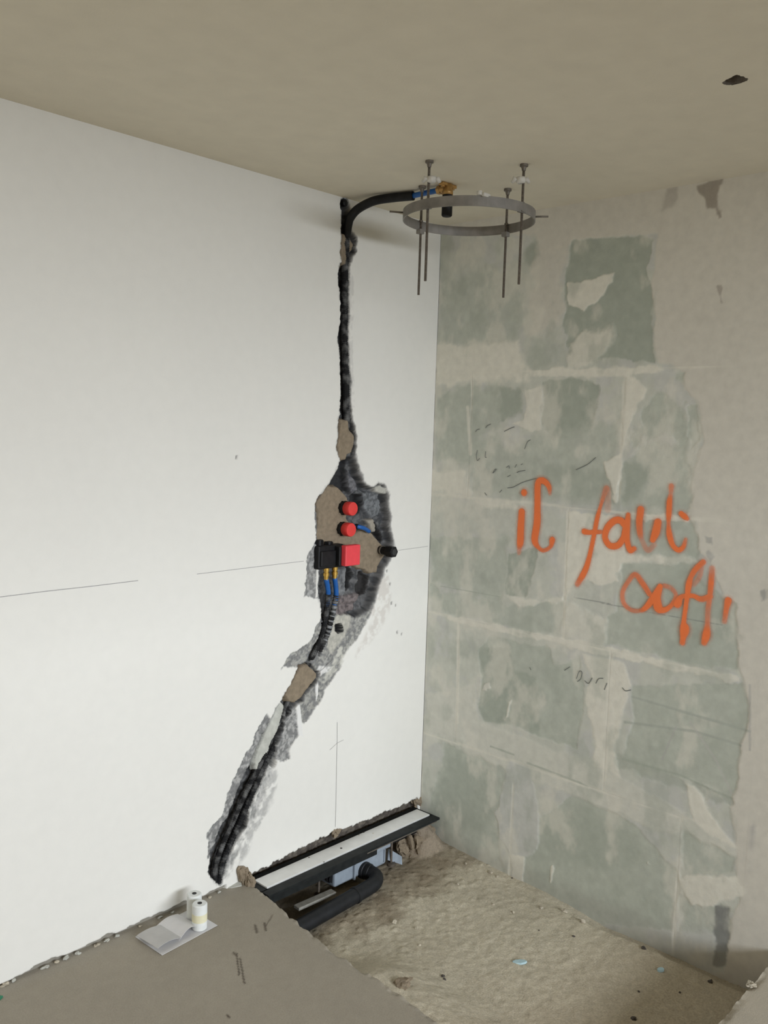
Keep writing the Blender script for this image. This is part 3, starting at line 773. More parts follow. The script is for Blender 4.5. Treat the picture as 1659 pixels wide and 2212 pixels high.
# inside of the hole
s = Soup(); hx = np.array(HOLE); hc = hx.mean(0)
rings = []
for k, (sc_, dz) in enumerate([(1.3, 0.0015), (1.06, 0.003), (0.98, 0.022), (0.7, 0.04), (0.05, 0.045)]):
    a = hc + (hx - hc) * sc_
    zz = H + dz + 0.004 * np.sin(np.arange(len(hx)) * 2.1 + k) * (k > 1)
    p = np.concatenate([a, np.broadcast_to(zz, (len(hx),))[:, None]], 1); rings.append(np.concatenate([p, p[:1]]))
s.grid(np.stack(rings), np.array([0.16, 0.14, 0.115]))
s.make('ceiling_hole', M['dirt'], ceiling)['label'] = 'dark broken hole in the ceiling'

# ---- screed with the shower recess cut out of it
EDGE = [(-0.955, 0.06), (-0.965, 0.0), (-0.992, -0.152), (-1.016, -0.325), (-1.05, -0.52), (-1.058, -0.71), (-1.066, -0.9), (-1.082, -1.0), (-1.085, -1.3), (-1.09, -1.60)]
E_y = np.array([p[1] for p in EDGE])[::-1]; E_x = np.array([p[0] for p in EDGE])[::-1]
SC = np.array([0.345, 0.31, 0.25])
fs = Soup()
yy = np.concatenate([np.arange(-1.60, 0.0, 0.005), [0.0, 0.02]]); tt = np.linspace(0, 1, 220)
ex = np.interp(yy, E_y, E_x) + 0.006 * fbm(yy, yy * 0, 0.06, 401, 4) * sstep(0.02, -0.1, yy)
X = -2.4 + (ex[None, :] + 2.4) * tt[:, None]; Y = np.broadcast_to(yy[None, :], X.shape).copy()
Z = 0.0015 * fbm(X, Y, 0.3, 402, 3)
e = ex[None, :] - X
Z = Z - 0.012 * (1 - sstep(0, 0.02, e)) * np.clip(fbm(X, Y, 0.035, 403, 3) + 0.35, 0, 1)
col = SC * (1 + 0.07 * fbm(X, Y, 0.25, 404, 4) + 0.05 * fbm(X, Y, 0.02, 405, 3))[..., None]
f = Field(X, Y, SC); f.c = col
for i, (pl, w, a) in enumerate([([(511, 2060), (514, 2085), (517, 2106)], .0042, .85), ([(518, 2068), (523, 2095), (528, 2124)], .0042, .8), ([(551, 1998), (555, 2014)], .007, .7), ([(571, 1993), (573, 2004), (574, 2010)], .007, .75),
                                ([(574, 2000), (584, 1984), (588, 1976)], .004, .55), ([(492, 2193), (494, 2198)], .006, .9), ([(505, 2058), (508, 2062)], .009, .7)]):
    q = HZ(pl)
    dd = seg_dist(q, X, Y) + 0.0015 * fbm(X, Y, 0.012, 420 + i)
    k = ((1 - sstep(w * 0.25, w * 0.9, dd)) * a)[..., None]
    f.c = f.c * (1 - k) + np.array([0.055, 0.04, 0.028]) * k
k = ((1 - sstep(0.01, 0.07, -Y + 0.02 * fbm(X, Y, 0.06, 430))) * 0.35)[..., None]
f.c = f.c * (1 - k) + np.array([0.36, 0.34, 0.30]) * k
fs.grid(np.stack([X, Y, Z], -1), f.c, flip=False)
# side of the slab towards the recess
dep = np.linspace(0, 1, 22)
SX = ex[None, :] + 0.012 * fbm(np.broadcast_to(yy, (22, len(yy))), dep[:, None] * 0.16 + yy * 0, 0.03, 410, 4) * sstep(0, 0.2, dep)[:, None] - 0.0 * dep[:, None]
SZ = Z[-1][None, :] + (PIT - 0.07 - Z[-1][None, :]) * dep[:, None]
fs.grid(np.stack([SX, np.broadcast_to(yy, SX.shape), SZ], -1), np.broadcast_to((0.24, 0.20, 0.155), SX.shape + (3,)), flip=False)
# slab on the near side of the recess
nx = np.arange(-1.09, 0.0001, 0.006)
ey = -1.556 + 0.005 * fbm(nx, nx * 0 + 3, 0.06, 411, 4)
tt = np.linspace(0, 1, 120)
Xn = np.broadcast_to(nx[:, None], (len(nx), 120)).copy(); Yn = -2.4 + (ey[:, None] + 2.4) * tt[None, :]
Zn = 0.0015 * fbm(Xn, Yn, 0.3, 412, 3) - 0.012 * (1 - sstep(0, 0.02, ey[:, None] - Yn)) * np.clip(fbm(Xn, Yn, 0.035, 413, 3) + 0.3, 0, 1)
fn = Field(Xn, Yn, SC * 1.25); fn.c *= (1 + 0.07 * fbm(Xn, Yn, 0.1, 414, 4))[..., None]  # same screed, lighter here: the brighter light on it is put into the colour
fs.grid(np.stack([Xn, Yn, Zn], -1), fn.c)
SYn = ey[:, None] + 0.010 * fbm(nx[:, None] + 0 * dep[None, :], dep[None, :] * 0.16 + 0 * nx[:, None], 0.03, 415, 4) * sstep(0, 0.2, dep)[None, :]
SZn = Zn[:, -1][:, None] + (PIT - 0.07 - Zn[:, -1][:, None]) * dep[None, :]
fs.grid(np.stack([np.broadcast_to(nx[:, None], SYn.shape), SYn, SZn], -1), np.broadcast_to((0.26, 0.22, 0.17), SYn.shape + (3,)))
for q in ([(-4.2, -4.6, 0), (-2.4, -4.6, 0), (-2.4, 0.02, 0), (-4.2, 0.02, 0)], [(-2.4, -4.6, 0), (1.4, -4.6, 0), (1.4, -2.4, 0), (-2.4, -2.4, 0)], [(-2.4, -2.4, 0), (-1.09, -2.4, 0), (-1.09, -1.6, 0), (-2.4, -1.6, 0)], [(0, -2.4, 0), (1.4, -2.4, 0), (1.4, -2.2, 0), (0, -2.2, 0)]):
    fs.quad(q, SC)
floor = tag(fs.make('floor', M['screed']), 'grey cement screed ending at the edge of the shower recess', kind='structure')

# bottom of the recess
px_ = np.arange(-1.13, 0.0081, 0.006); py_ = np.arange(-1.60, 0.0561, 0.006)
X, Y = np.meshgrid(px_, py_, indexing='ij')


def pit_z(X, Y):
    z = PIT + 0.006 * fbm(X, Y, 0.25, 501, 3) + 0.0022 * fbm(X, Y, 0.03, 502, 4) + 0.0012 * vnoise(X, Y, 0.013, 506)
    z = z + 0.004 * sstep(0.25, 0.7, vnoise(X, Y, 0.022, 503)) * sstep(-0.9, -0.2, Y)
    exx = np.interp(Y, E_y, E_x)
    z = z + (0.105 * sstep(0.34, 0.0, X - exx) + 0.03 * sstep(0.7, 0.1, X - exx)) * sstep(-0.42, -0.72, Y)      # rubble banked against the slab
    z = z - 0.030 * sstep(0.25, 0.05, X - exx) * sstep(-0.36, -0.22, Y)                       # deep corner by the drain end
    z = z + 0.022 * sstep(-0.30, -0.02, X) * sstep(-0.55, -0.1, Y)                            # rise towards the room corner
    z = z - 0.034 * sstep(0.085, 0.045, -X + 0.012 * fbm(X, Y, 0.08, 507)) * sstep(-0.62, -0.95, Y)             # groove added along the block wall for its shade
    z = z + 0.100 * sstep(0.12, 0.02, np.hypot((X + 0.085) * 1.0, (Y + 0.055) * 0.9) + 0.02 * fbm(X, Y, 0.05, 505))
    return z


Z = pit_z(X, Y)
PC = np.array([0.51, 0.46, 0.355])
c = PC * (1 + 0.10 * fbm(X, Y, 0.18, 510, 4) + 0.16 * fbm(X, Y, 0.02, 511, 4))[..., None]
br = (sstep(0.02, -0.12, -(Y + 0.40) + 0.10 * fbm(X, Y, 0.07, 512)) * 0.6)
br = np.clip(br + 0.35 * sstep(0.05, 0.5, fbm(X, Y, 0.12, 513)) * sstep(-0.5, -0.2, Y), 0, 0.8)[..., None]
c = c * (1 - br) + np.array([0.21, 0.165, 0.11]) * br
bw = (sstep(-0.75, -1.25, Y + 0.12 * fbm(X, Y, 0.2, 514)) * 0.45)[..., None]
c = c * (1 - bw) + np.array([0.36, 0.29, 0.20]) * bw
k = (sstep(0.14, 0.09, np.hypot(X + 0.085, (Y + 0.055) * 0.9)) * 0.8)[..., None]
c = c * (1 - k) + np.array([0.30, 0.245, 0.185]) * k
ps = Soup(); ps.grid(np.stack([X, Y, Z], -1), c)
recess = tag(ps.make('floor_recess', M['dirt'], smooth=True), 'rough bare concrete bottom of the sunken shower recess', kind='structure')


def pit_at(x, y):
    return float(pit_z(np.array([[x]]), np.array([[y]]))[0, 0])


# ---- rest of the room, behind the camera
for n, a, b in (('wall_end', (-4.3, -4.7, -0.2), (-4.2, 0.1, H)), ('wall_return', (0.09, -2.3, 0.0), (1.4, -2.2, H)), ('wall_side', (1.4, -4.7, -0.2), (1.5, -2.2, H))):
    tag(box(n, a, b, M['shell']), kind='structure')
yb = WIN['y']
V, Fc = join([box_data((-4.2, yb - .1, -0.2), (WIN['x0'], yb, H)), box_data((WIN['x1'], yb - .1, -0.2), (1.4, yb, H)), box_data((WIN['x0'], yb - .1, WIN['z1']), (WIN['x1'], yb, H)), box_data((WIN['x0'], yb - .1, -0.2), (WIN['x1'], yb, WIN['z0']))])
tag(raw('wall_back', V, Fc, M['shell']), kind='structure')
wn = tag(raw('window_1', *join([box_data((WIN['x0'], yb - .09, WIN['z0']), (WIN['x0'] + .05, yb - .03, WIN['z1'])), box_data((WIN['x1'] - .05, yb - .09, WIN['z0']), (WIN['x1'], yb - .03, WIN['z1'])), box_data((-.80, yb - .09, WIN['z0']), (-.74, yb - .03, WIN['z1']))]), M['frame']), kind='structure')

# ================================================================== LETTERING AND PENCIL MARKS
def spray(name, strokes, label):
    pts = np.array([p[:2] for s_ in strokes for p in s_])
    q = np.array(RW([tuple(p) for p in pts]))
    st = 0.0022; mg = 0.045
    y = np.arange(q[:, 0].min() - mg, q[:, 0].max() + mg, st); z = np.arange(q[:, 1].min() - mg, q[:, 1].max() + mg, st)
    u, v = np.meshgrid(y, z, indexing='ij'); cov = np.zeros(u.shape); halo = np.zeros(u.shape)
    for s_ in strokes:
        w = np.array([p[2] for p in s_]) * 0.00102; al = np.array([p[3] if len(p) > 3 else 1.0 for p in s_])
        P = np.array(RW([(p[0], p[1]) for p in s_]))
        if len(P) == 1:
            P = np.concatenate([P, P + 1e-4]); w = np.repeat(w, 2); al = np.repeat(al, 2)
        D = smooth_path([(*p, ww) for p, ww in zip(P, w)], 8); A = np.interp(np.linspace(0, len(al) - 1, len(D)), np.arange(len(al)), al)
        for i in range(len(D) - 1):
            a = D[i, :2]; e = D[i + 1, :2] - a; r = max(D[i, 2], .003)
            s = (np.abs(u - a[0]) < r * 2.6 + .02) & (np.abs(v - a[1]) < r * 2.6 + .02)
            wx = u[s] - a[0]; wy = v[s] - a[1]
            t = np.clip((wx * e[0] + wy * e[1]) / (e @ e + 1e-12), 0, 1)
            d = np.hypot(wx - e[0] * t, wy - e[1] * t)
            cov[s] = np.maximum(cov[s], A[i] * (1 - sstep(r * 0.72, r * 1.22, d)))
            halo[s] = np.maximum(halo[s], A[i] * 0.22 * (1 - sstep(r * 0.9, r * 2.1, d)))
    cov = np.maximum(cov, halo * (0.8 + 0.5 * fbm(u, v, 0.006, 601, 2)))
    cov = np.clip(cov * (1 + 0.10 * fbm(u, v, 0.02, 602)), 0, 0.97)
    m = np.maximum(np.maximum(cov[:-1, :-1], cov[1:, :-1]), np.maximum(cov[1:, 1:], cov[:-1, 1:])) > 0.04
    a, b = u.shape; idx = np.arange(a * b).reshape(a, b)
    fq = np.stack([idx[:-1, :-1], idx[:-1, 1:], idx[1:, 1:], idx[1:, :-1]], -1)[m]
    P = np.stack([u * 0 - 0.0032, u, v], -1).reshape(-1, 3)
    un, inv = np.unique(fq, return_inverse=True)
    o = raw(name, P[un], inv.reshape(-1, 4), M['spray'], wall_right, cover=cov.reshape(-1)[un])
    o['label'] = label


spray('painted_word', [
    [(1133, 1064, 14)],
    [(1128, 1106, 15), (1126, 1140, 16), (1125, 1168, 16), (1123, 1182, 12, .45), (1122, 1194, 9, .3)],
    [(1189, 1066, 8, .35), (1187, 1052, 11, .8), (1180, 1042, 12), (1171, 1038, 13), (1163, 1046, 14), (1162, 1088, 14), (1161, 1130, 16), (1156, 1165, 15), (1163, 1181, 9, .8), (1175, 1189, 8, .7), (1190, 1181, 8, .8), (1194, 1166, 13)],
], 'orange spray painted word il')
spray('painted_word', [
    [(1311, 1056, 14, .45), (1305, 1072, 10, .45), (1299, 1091, 7, .75), (1291, 1120, 9), (1285, 1151, 9), (1277, 1190, 9), (1269, 1221, 11), (1261, 1240, 12), (1248, 1262, 11, .4)],
    [(1314, 1060, 12, .25), (1314, 1100, 14, .15)],
    [(1263, 1148, 11), (1274, 1150, 9), (1287, 1149, 9, .9), (1304, 1149, 7, .5)],
    [(1350, 1133, 13), (1341, 1124, 13), (1328, 1125, 13), (1313, 1140, 13), (1308, 1161, 12), (1318, 1178, 12), (1335, 1178, 12), (1347, 1163, 12), (1352, 1146, 13), (1354, 1130, 13)],
    [(1358, 1112, 9, .8), (1356, 1130, 12), (1355, 1150, 12), (1356, 1170, 11), (1362, 1188, 11), (1371, 1185, 9, .8)],
    [(1385, 1101, 14, .85), (1382, 1126, 13, .9), (1383, 1148, 12, .7), (1387, 1165, 10, .25), (1400, 1188, 10, .35), (1414, 1177, 10, .25)],
    [(1422, 1128, 14, .9), (1418, 1148, 15), (1411, 1166, 10)],
    [(1451, 1050, 10, .6), (1450, 1066, 8, .4), (1447, 1084, 10), (1446, 1107, 10), (1445, 1130, 7, .7), (1447, 1155, 11), (1454, 1177, 9), (1466, 1188, 9), (1477, 1181, 8, .9), (1482, 1165, 7, .4)],
    [(1472, 1109, 9), (1479, 1115, 10), (1486, 1121, 6, .7)],
], 'orange spray painted word faut')
spray('painted_word', [
    [(1404, 1283, 10, .8), (1389, 1260, 11, .75), (1373, 1241, 10, .6), (1358, 1256, 9, .6), (1346, 1279, 9, .65), (1348, 1302, 9, .6), (1364, 1317, 9, .45), (1383, 1319, 8, .5), (1396, 1312, 10), (1412, 1292, 13), (1427, 1267, 10)],
    [(1427, 1267, 10), (1420, 1290, 15), (1422, 1310, 17), (1428, 1317, 12), (1440, 1316, 9), (1454, 1304, 8, .8), (1461, 1285, 8, .5), (1450, 1270, 9, .4), (1436, 1265, 9, .5)],
    [(1520, 1214, 10, .75), (1504, 1229, 10, .85), (1494, 1245, 9, .8), (1489, 1262, 11), (1486, 1283, 9), (1482, 1312, 8), (1478, 1344, 9), (1480, 1358, 17), (1477, 1374, 11), (1475, 1388, 10, .8)],
    [(1518, 1216, 8, .4), (1512, 1245, 9, .35), (1500, 1262, 9, .3)],
    [(1539, 1228, 11, .35), (1537, 1258, 10, .85), (1534, 1290, 9, .7), (1530, 1319, 10, .4), (1529, 1348, 9, .6), (1527, 1370, 14), (1522, 1388, 10, .7)],
    [(1464, 1304, 15), (1472, 1290, 9, .8), (1486, 1287, 9, .9), (1499, 1287, 8, .9), (1516, 1294, 10, .75), (1535, 1288, 10, .8)],
    [(1574, 1297, 12, .9), (1570, 1315, 9, .85), (1566, 1342, 9, .35)],
], 'orange spray painted word coff with a trailing comma')


def lmark(pts, w, mt='pencil', y=-0.0012):
    q = LW(pts); ribbon('pencil_mark', [(a, y, b) for a, b in q], w, (0, 1, 0), M[mt], wall_left)


lmark([(-60, 1297), (100, 1277), (200, 1266), (298, 1254)], 0.0022)
lmark([(425, 1240), (540, 1226), (656, 1212)], 0.0018)
lmark([(858, 1189), (924, 1180)], 0.0016)
lmark([(728, 1560), (728, 1600), (726, 1700), (724, 1786)], 0.0018)
lmark([(712, 1620), (728, 1605), (742, 1598)], 0.0014)
lmark([(686, 1455), (720, 1425)], 0.0014)


def rmark(pts, w=0.0028):
    q = RW(pts); n = smooth_path([(-0.003, a, b) for a, b in q], 4)
    ribbon('pencil_mark', n, w, (1, 0, 0), M['scribble'], wall_right)


for p in ([(1028, 933), (1032, 928), (1037, 927)], [(1050, 925), (1053, 920), (1061, 916)], [(1090, 932), (1098, 928), (1104, 925), (1112, 922)], [(1032, 972), (1030, 985), (1032, 995), (1037, 990)], [(1050, 975), (1049, 987), (1052, 988)],
          [(1065, 1022), (1070, 1014), (1073, 1014), (1066, 1022)], [(1095, 1010), (1100, 1006), (1101, 1012)], [(1113, 1010), (1117, 1003)], [(1126, 1004), (1130, 1002)], [(1117, 1021), (1124, 1018), (1136, 1016)], [(1097, 1030), (1104, 1026)],
          [(1097, 1054), (1110, 1052), (1130, 1042), (1160, 1033)], [(1245, 1015), (1270, 1003), (1288, 988)], [(1134, 970), (1140, 955), (1147, 950)], [(1080, 1064), (1085, 1058)], [(1048, 1064), (1052, 1070)],
          [(1246, 1466), (1252, 1450), (1258, 1452), (1255, 1466), (1248, 1472)], [(1264, 1470), (1272, 1476), (1280, 1464)], [(1288, 1476), (1294, 1466), (1304, 1465)], [(1306, 1490), (1312, 1475)], [(1345, 1485), (1352, 1492), (1364, 1490)],
          [(1220, 1448), (1232, 1440)], [(1145, 1441), (1148, 1447)]):
    rmark(p)

# ================================================================== THINGS ON THE LEFT WALL
# two capped valve outlets
for i, (ax, az, lab) in enumerate(((-0.513, 1.341, 'upper black valve stub with a round red cap in the wall opening'), (-0.519, 1.260, 'lower black valve stub with a round red cap just above the square red cover'))):
    t = thing('capped_valve', lab, 'valve', (ax, 0.02, az), 'red capped valve stubs')
    b = lathe('valve_body', [(0, .030), (.010, .030), (.012, .026), (.030, .026), (.032, .024), (.040, .024)], (ax, 0.030, az), (0, -1, 0), M['black'], t, 28)
    for k in range(10):
        a = 2 * math.pi * k / 10
        box('grip_rib', (ax + .0262 * math.cos(a) - .002, 0.003, az + .0262 * math.sin(a) - .002), (ax + .0262 * math.cos(a) + .002, 0.017, az + .0262 * math.sin(a) + .002), M['black'], b, 0.0006)
    lathe('red_cap', [(0, .0255), (.002, .0268), (.030, .0268), (.033, .025), (.0335, .022)], (ax, -0.006, az), (0, -1, 0), M['red'], t, 32)

# mixer body with its square red protective cover
t = thing('mixer_valve', 'black mixer valve body with a square red cover in the wall opening', 'valve', (-0.575, 0.03, 1.10))
bx0, bx1, bz0, bz1 = -0.668, -0.535, 1.115, 1.205
V, Fc = join([box_data((bx0, -0.018, bz0), (bx1, 0.045, bz1), 0.006), box_data((bx0 + .006, -0.028, bz0 + .012), (bx1 - .05, -0.016, bz1 - .02), 0.004), box_data((-.585, -0.045, bz0 + .01), (-.53, 0.03, bz1 - .004), 0.004)])
body = raw('valve_body', V, Fc, M['black'], t)
for x, zt in ((-0.645, 1.226), (-0.595, 1.216)):
    lathe('valve_spindle', [(0, .020), (.020, .020), (.024, .016), (zt - 1.17, .016)], (x, 0.008, 1.17), (0, 0, 1), M['black'], t, 16)
    for k in range(8):
        a = 2 * math.pi * k / 8
        box('grip_rib', (x + .0165 * math.cos(a) - .0015, .008 + .0165 * math.sin(a) - .0015, zt - .022), (x + .0165 * math.cos(a) + .0015, .008 + .0165 * math.sin(a) + .0015, zt - .002), M['black'], body)
cv = box('red_cover', (-0.574, -0.068, 1.126), (-0.495, -0.040, 1.205), M['redbox'], t, 0.004)
for i, x in enumerate((-0.621, -0.576)):
    lathe('brass_fitting', [(0, .0115), (.012, .0115), (.0125, .0092), (.018, .0092), (.0185, .0122), (.030, .0122), (.0305, .0095), (.044, .0095)], (x, -0.012, 1.118), (0, 0, -1), M['brass'], t, 18)


def wallpath(pts, y):
    return [tuple(on_plane(a, b, 1, yy)) for (a, b), yy in zip(pts, y if isinstance(y, (list, tuple)) else [y] * len(pts))]


SUP = [(-0.621, [(709, 1283), (706, 1310), (702, 1345), (694, 1375), (682, 1405), (668, 1432), (640, 1480), (612, 1535), (588, 1590), (566, 1640), (545, 1682), (522, 1730), (500, 1780), (480, 1825), (466, 1868), (463, 1905)],
        [-.004, .004, .012, .012, .012, .02, .028, .028, .028, .018, .016, .014, .014, .014, .014, .014], 'outer supply pipe of the mixer, blue end in a plain dusty black sleeve'),
       (-0.576, [(726, 1286), (722, 1310), (714, 1345), (706, 1372), (694, 1398), (679, 1428), (655, 1478), (628, 1535), (602, 1590), (578, 1640), (558, 1684), (537, 1732), (514, 1785), (494, 1830), (480, 1868), (473, 1908)],
        [-.006, -.004, -.004, .004, .010, .02, .028, .030, .030, .020, .018, .016, .016, .016, .016, .016], 'supply pipe next to the red cover, blue end in a coarsely ribbed sleeve')]
for i, (x, px, yy, lab) in enumerate(SUP):
    t = thing('supply_pipe', lab, 'pipe', (x, -0.012, 0.98), 'mixer supply pipes')
    P = wallpath(px, yy)
    top = np.array([x, -0.012, 1.076]); a = np.array(P[0])
    tube('blue_pipe', smooth_path([top, (top + a) / 2 + np.array([0.002, 0, 0]), a, P[1]], 6), 0.0098, M['blue'], t, 14)
    corrugated('sleeve', P, 0.0108, M['dusty'], t, pitch=0.010 if i else 0.007, amp=0.0011 if i else 0.0006)
    if i:
        S2 = resample(smooth_path(P, 10), 0.002)
        for k in range(9):
            a0 = int(12 + k * 9.4)
            tube('pale_rib', S2[a0:a0 + (4, 6, 5, 3)[k % 4]], 0.0124, M['ribpale'], t, 12)

# blue pipe end across the opening
t = thing('pipe_stub', 'short blue pipe end slanting out beside the lower red cap', 'pipe', (-0.47, 0.01, 1.26))
P = wallpath([(764, 1136), (774, 1138), (786, 1141), (797, 1148)], [.02, .0, -.002, .012])
tube('pipe', smooth_path(P, 6), 0.0085, M['blue'], t, 12)
lathe('pipe_collar', [(0, .0105), (.012, .0105)], P[1], np.array(P[0]) - np.array(P[1]), M['black'], t, 12)

# black stub with a hexagonal end
t = thing('outlet_stub', 'black pipe stub with hexagonal end sticking out of the wall beside the mixer', 'pipe', (-0.285, 0.02, 1.157))
lathe('tube', [(0, .0165), (.052, .0165), (.053, .0185), (.062, .0185)], (-0.285, 0.045, 1.157), (0, -1, 0), M['black'], t, 20)
lathe('hexagonal_end', [(0, .0225), (.002, .024), (.034, .024), (.037, .021)], (-0.285, -0.017, 1.157), (0, -1, 0), M['black'], t, 6, smooth=False)
lathe('bore', [(0, .013), (.0012, .013)], (-0.285, -0.0535, 1.157), (0, -1, 0), M['core'], t, 16)
lathe('collar_ring', [(0, .0192), (.006, .0192)], (-0.285, 0.016, 1.157), (0, -1, 0), M['nut'], t, 20)

# ---- feed tube from the chase to the ceiling elbow
t = thing('feed_tube', 'black sleeved water tube curving from the wall chase to the ceiling elbow', 'tube', (-0.545, 0.0, 1.75))
up = wallpath([(749, 985), (748, 900), (747, 830), (745, 760), (744, 690), (744, 620), (746, 560), (748, 510)], [.026, .020, .018, .018, .02, .018, .022, .016])
bend = [on_plane(752, 486, 1, -.004), on_plane(757, 470, 1, -.018), on_plane(774, 451, 2, 2.460), on_plane(808, 434, 2, 2.476), on_plane(850, 427, 2, 2.482), on_plane(893, 423, 2, 2.482)]
sl = corrugated('sleeve', [tuple(p) for p in up] + [tuple(p) for p in bend], 0.0145, M['dusty'], t, pitch=0.008, amp=0.0008, seg=12)
# the part clear of the chase is clean and smooth
clean = tube('clean_sleeve', resample(smooth_path([tuple(up[-1])] + [tuple(p) for p in bend], 10), 0.006), 0.0163, M['black'], t, 14)
EL = np.array([-0.489, -0.432])
b0 = np.array(bend[-1])
tube('blue_pipe', smooth_path([b0 + np.array([0, .02, 0]), b0 + np.array([0, -.03, .001]), (EL[0], EL[1] + .055, 2.484), (EL[0], EL[1] + .03, 2.484)], 6), 0.0095, M['blue'], t, 14)
# black stub put in for the dark of the hole beside the tube top
lathe('dark_hole_stub', [(0, .012), (.014, .012), (.016, .009)], (-0.561, 0.012, 2.482), (0, -1, 0), M['black'], t, 14)

# brass elbow with black plug
t = thing('brass_elbow', 'brass elbow fitting with a black plug under the ceiling', 'fitting', (EL[0], EL[1], 2.5))
V, Fc = join([lathe_data([(0, .0165), (.020, .0165), (.023, .019), (.036, .019)], (EL[0], EL[1], 2.498), (0, 0, -1), 16),
              tube_data(smooth_path([(EL[0], EL[1] + .036, 2.484), (EL[0], EL[1] + .02, 2.484), (EL[0], EL[1], 2.484)], 4), 0.0125, 14)])
raw('elbow_body', V, Fc, M['bronze'], t, smooth=True)
lathe('compression_nut', [(0, .0152), (.014, .0152)], (EL[0], EL[1] + .044, 2.484), (0, -1, 0), M['bronze'], t, 6, smooth=False)
for sx in (-1, 1):
    V, Fc = join([box_data((EL[0] + sx * .024 - .014, EL[1] - .010, 2.489), (EL[0] + sx * .024 + .014, EL[1] + .010, 2.4995), 0.002), lathe_data([(0, .007), (.006, .007)], (EL[0] + sx * .027, EL[1], 2.490), (0, 0, -1), 10)])
    raw('mounting_ear', V, Fc, M['bronze'], t)
pl = lathe('plug', [(0, .0175), (.012, .0175), (.014, .0145), (.030, .0145), (.032, .0185), (.070, .0185), (.074, .015)], (EL[0], EL[1], 2.463), (0, 0, -1), M['black'], t, 20)

# ---- ring hung on four threaded rods
RC = np.array([-0.522, -0.555]); RR = 0.2205
t = thing('mounting_ring', 'grey metal ring hung on four threaded rods under the ceiling', 'ring', (RC[0], RC[1], 2.35))
Z0, Z1, TH = 2.349, 2.381, 0.0035
n = 96; V = []; Fc = []
for k in range(n):
    a = 2 * math.pi * k / n; ca, sa = math.cos(a), math.sin(a)
    for (r, z) in ((RR, Z0), (RR, Z1), (RR - TH, Z1), (RR - TH, Z0)):
        V.append((RC[0] + r * ca, RC[1] + r * sa, z))
for k in range(n):
    for j in range(4):
        Fc.append((k * 4 + j, ((k + 1) % n) * 4 + j, ((k + 1) % n) * 4 + (j + 1) % 4, k * 4 + (j + 1) % 4))
ring = raw('ring_band', V, Fc, M['ring'], t)
rods = [(-0.732, -0.554), (-0.522, -0.769), (-0.518, -0.340), (-0.312, -0.558)]
for i, (x, y) in enumerate(rods):
    L = 0.374
    P = np.array([(x, y, H - k * 0.002) for k in range(int(L / 0.002) + 1)])
    rr = 0.0043 + 0.0006 * np.where(np.arange(len(P)) % 2 == 0, 1, -1)
    Vd, Fd = tube_data(P, rr, 8)
    rd = raw('threaded_rod', Vd, Fd, M['rod'], t)
    lathe('anchor_nut', [(0, .0135), (.007, .0135), (.009, .0085), (.016, .0068), (.020, .0062)], (x, y, H), (0, 0, -1), M['nut'], rd, 12)
    dx, dy = np.array([x, y]) - RC; rad = math.hypot(dx, dy); dx /= rad; dy /= rad
    # lug welded to the ring through which the rod passes
    a = math.atan2(dy, dx); rot = Matrix.Rotation(a, 3, 'Z')
    box('rod_lug', (x - .012, y - .011, Z0 - (.013 if i in (2, 3) else -.002)), (x + .008, y + .011, Z0 + (.003 if i in (2, 3) else .006)), M['ring'], ring, 0.001, rot)
    lathe('nut', [(0, .0075), (.006, .0075)], (x, y, Z1 + .002), (0, 0, -1), M['nut'], rd, 6, smooth=False)


def wing(cx_, cy_, cz, s, dirx, diry, mt, par):
    parts = [lathe_data([(0, .011 * s), (.004 * s, .013 * s), (.012 * s, .012 * s), (.016 * s, .008 * s)], (cx_, cy_, cz + .008 * s), (0, 0, -1), 12)]
    for k in (-1, 1):
        parts.append(tube_data([(cx_ + k * dirx * .008 * s, cy_ + k * diry * .008 * s, cz), (cx_ + k * dirx * .016 * s, cy_ + k * diry * .016 * s, cz + .003 * s), (cx_ + k * dirx * .022 * s, cy_ + k * diry * .022 * s, cz - .006 * s)], [.006 * s, .007 * s, .004 * s], 8))
    V, Fc = join(parts)
    return raw('wing_nut', V, Fc, mt, par, smooth=True)


wing(rods[0][0] + .006, rods[0][1] - .006, 2.441, 1.25, RT[0], RT[1], M['clip'], t)
wing(rods[1][0] - .006, rods[1][1] + .006, 2.450, 1.25, RT[0], RT[1], M['clip'], t)
rear = RC - RR * np.array([FW[0], FW[1]]) / np.hypot(FW[0], FW[1]) + 0.03 * np.array([RT[0], RT[1]])      # on the rim nearest the room
V, Fc = join([box_data((rear[0] - .012, rear[1] - .006, Z1 - .004), (rear[0] + .022, rear[1] + .006, Z1 + .008), 0.003), lathe_data([(0, .008), (.012, .008)], (rear[0] - .016, rear[1] + .01, Z1 + .012), (0, 0, -1), 10)])
raw('clip', V, Fc, M['clip'], t)
for sgn in (-1, 1):
    d2 = np.array([RT[0], RT[1]]) * sgn; d2 /= np.hypot(*d2)
    p0 = np.array([*(RC + d2 * (RR - .004)), Z1 - .008]); p1 = np.array([*(RC + d2 * (RR + .045)), Z1 - .006])
    tube('side_pin', [p0, (p0 + p1) / 2, p1], 0.0032, M['nut'], t, 8)

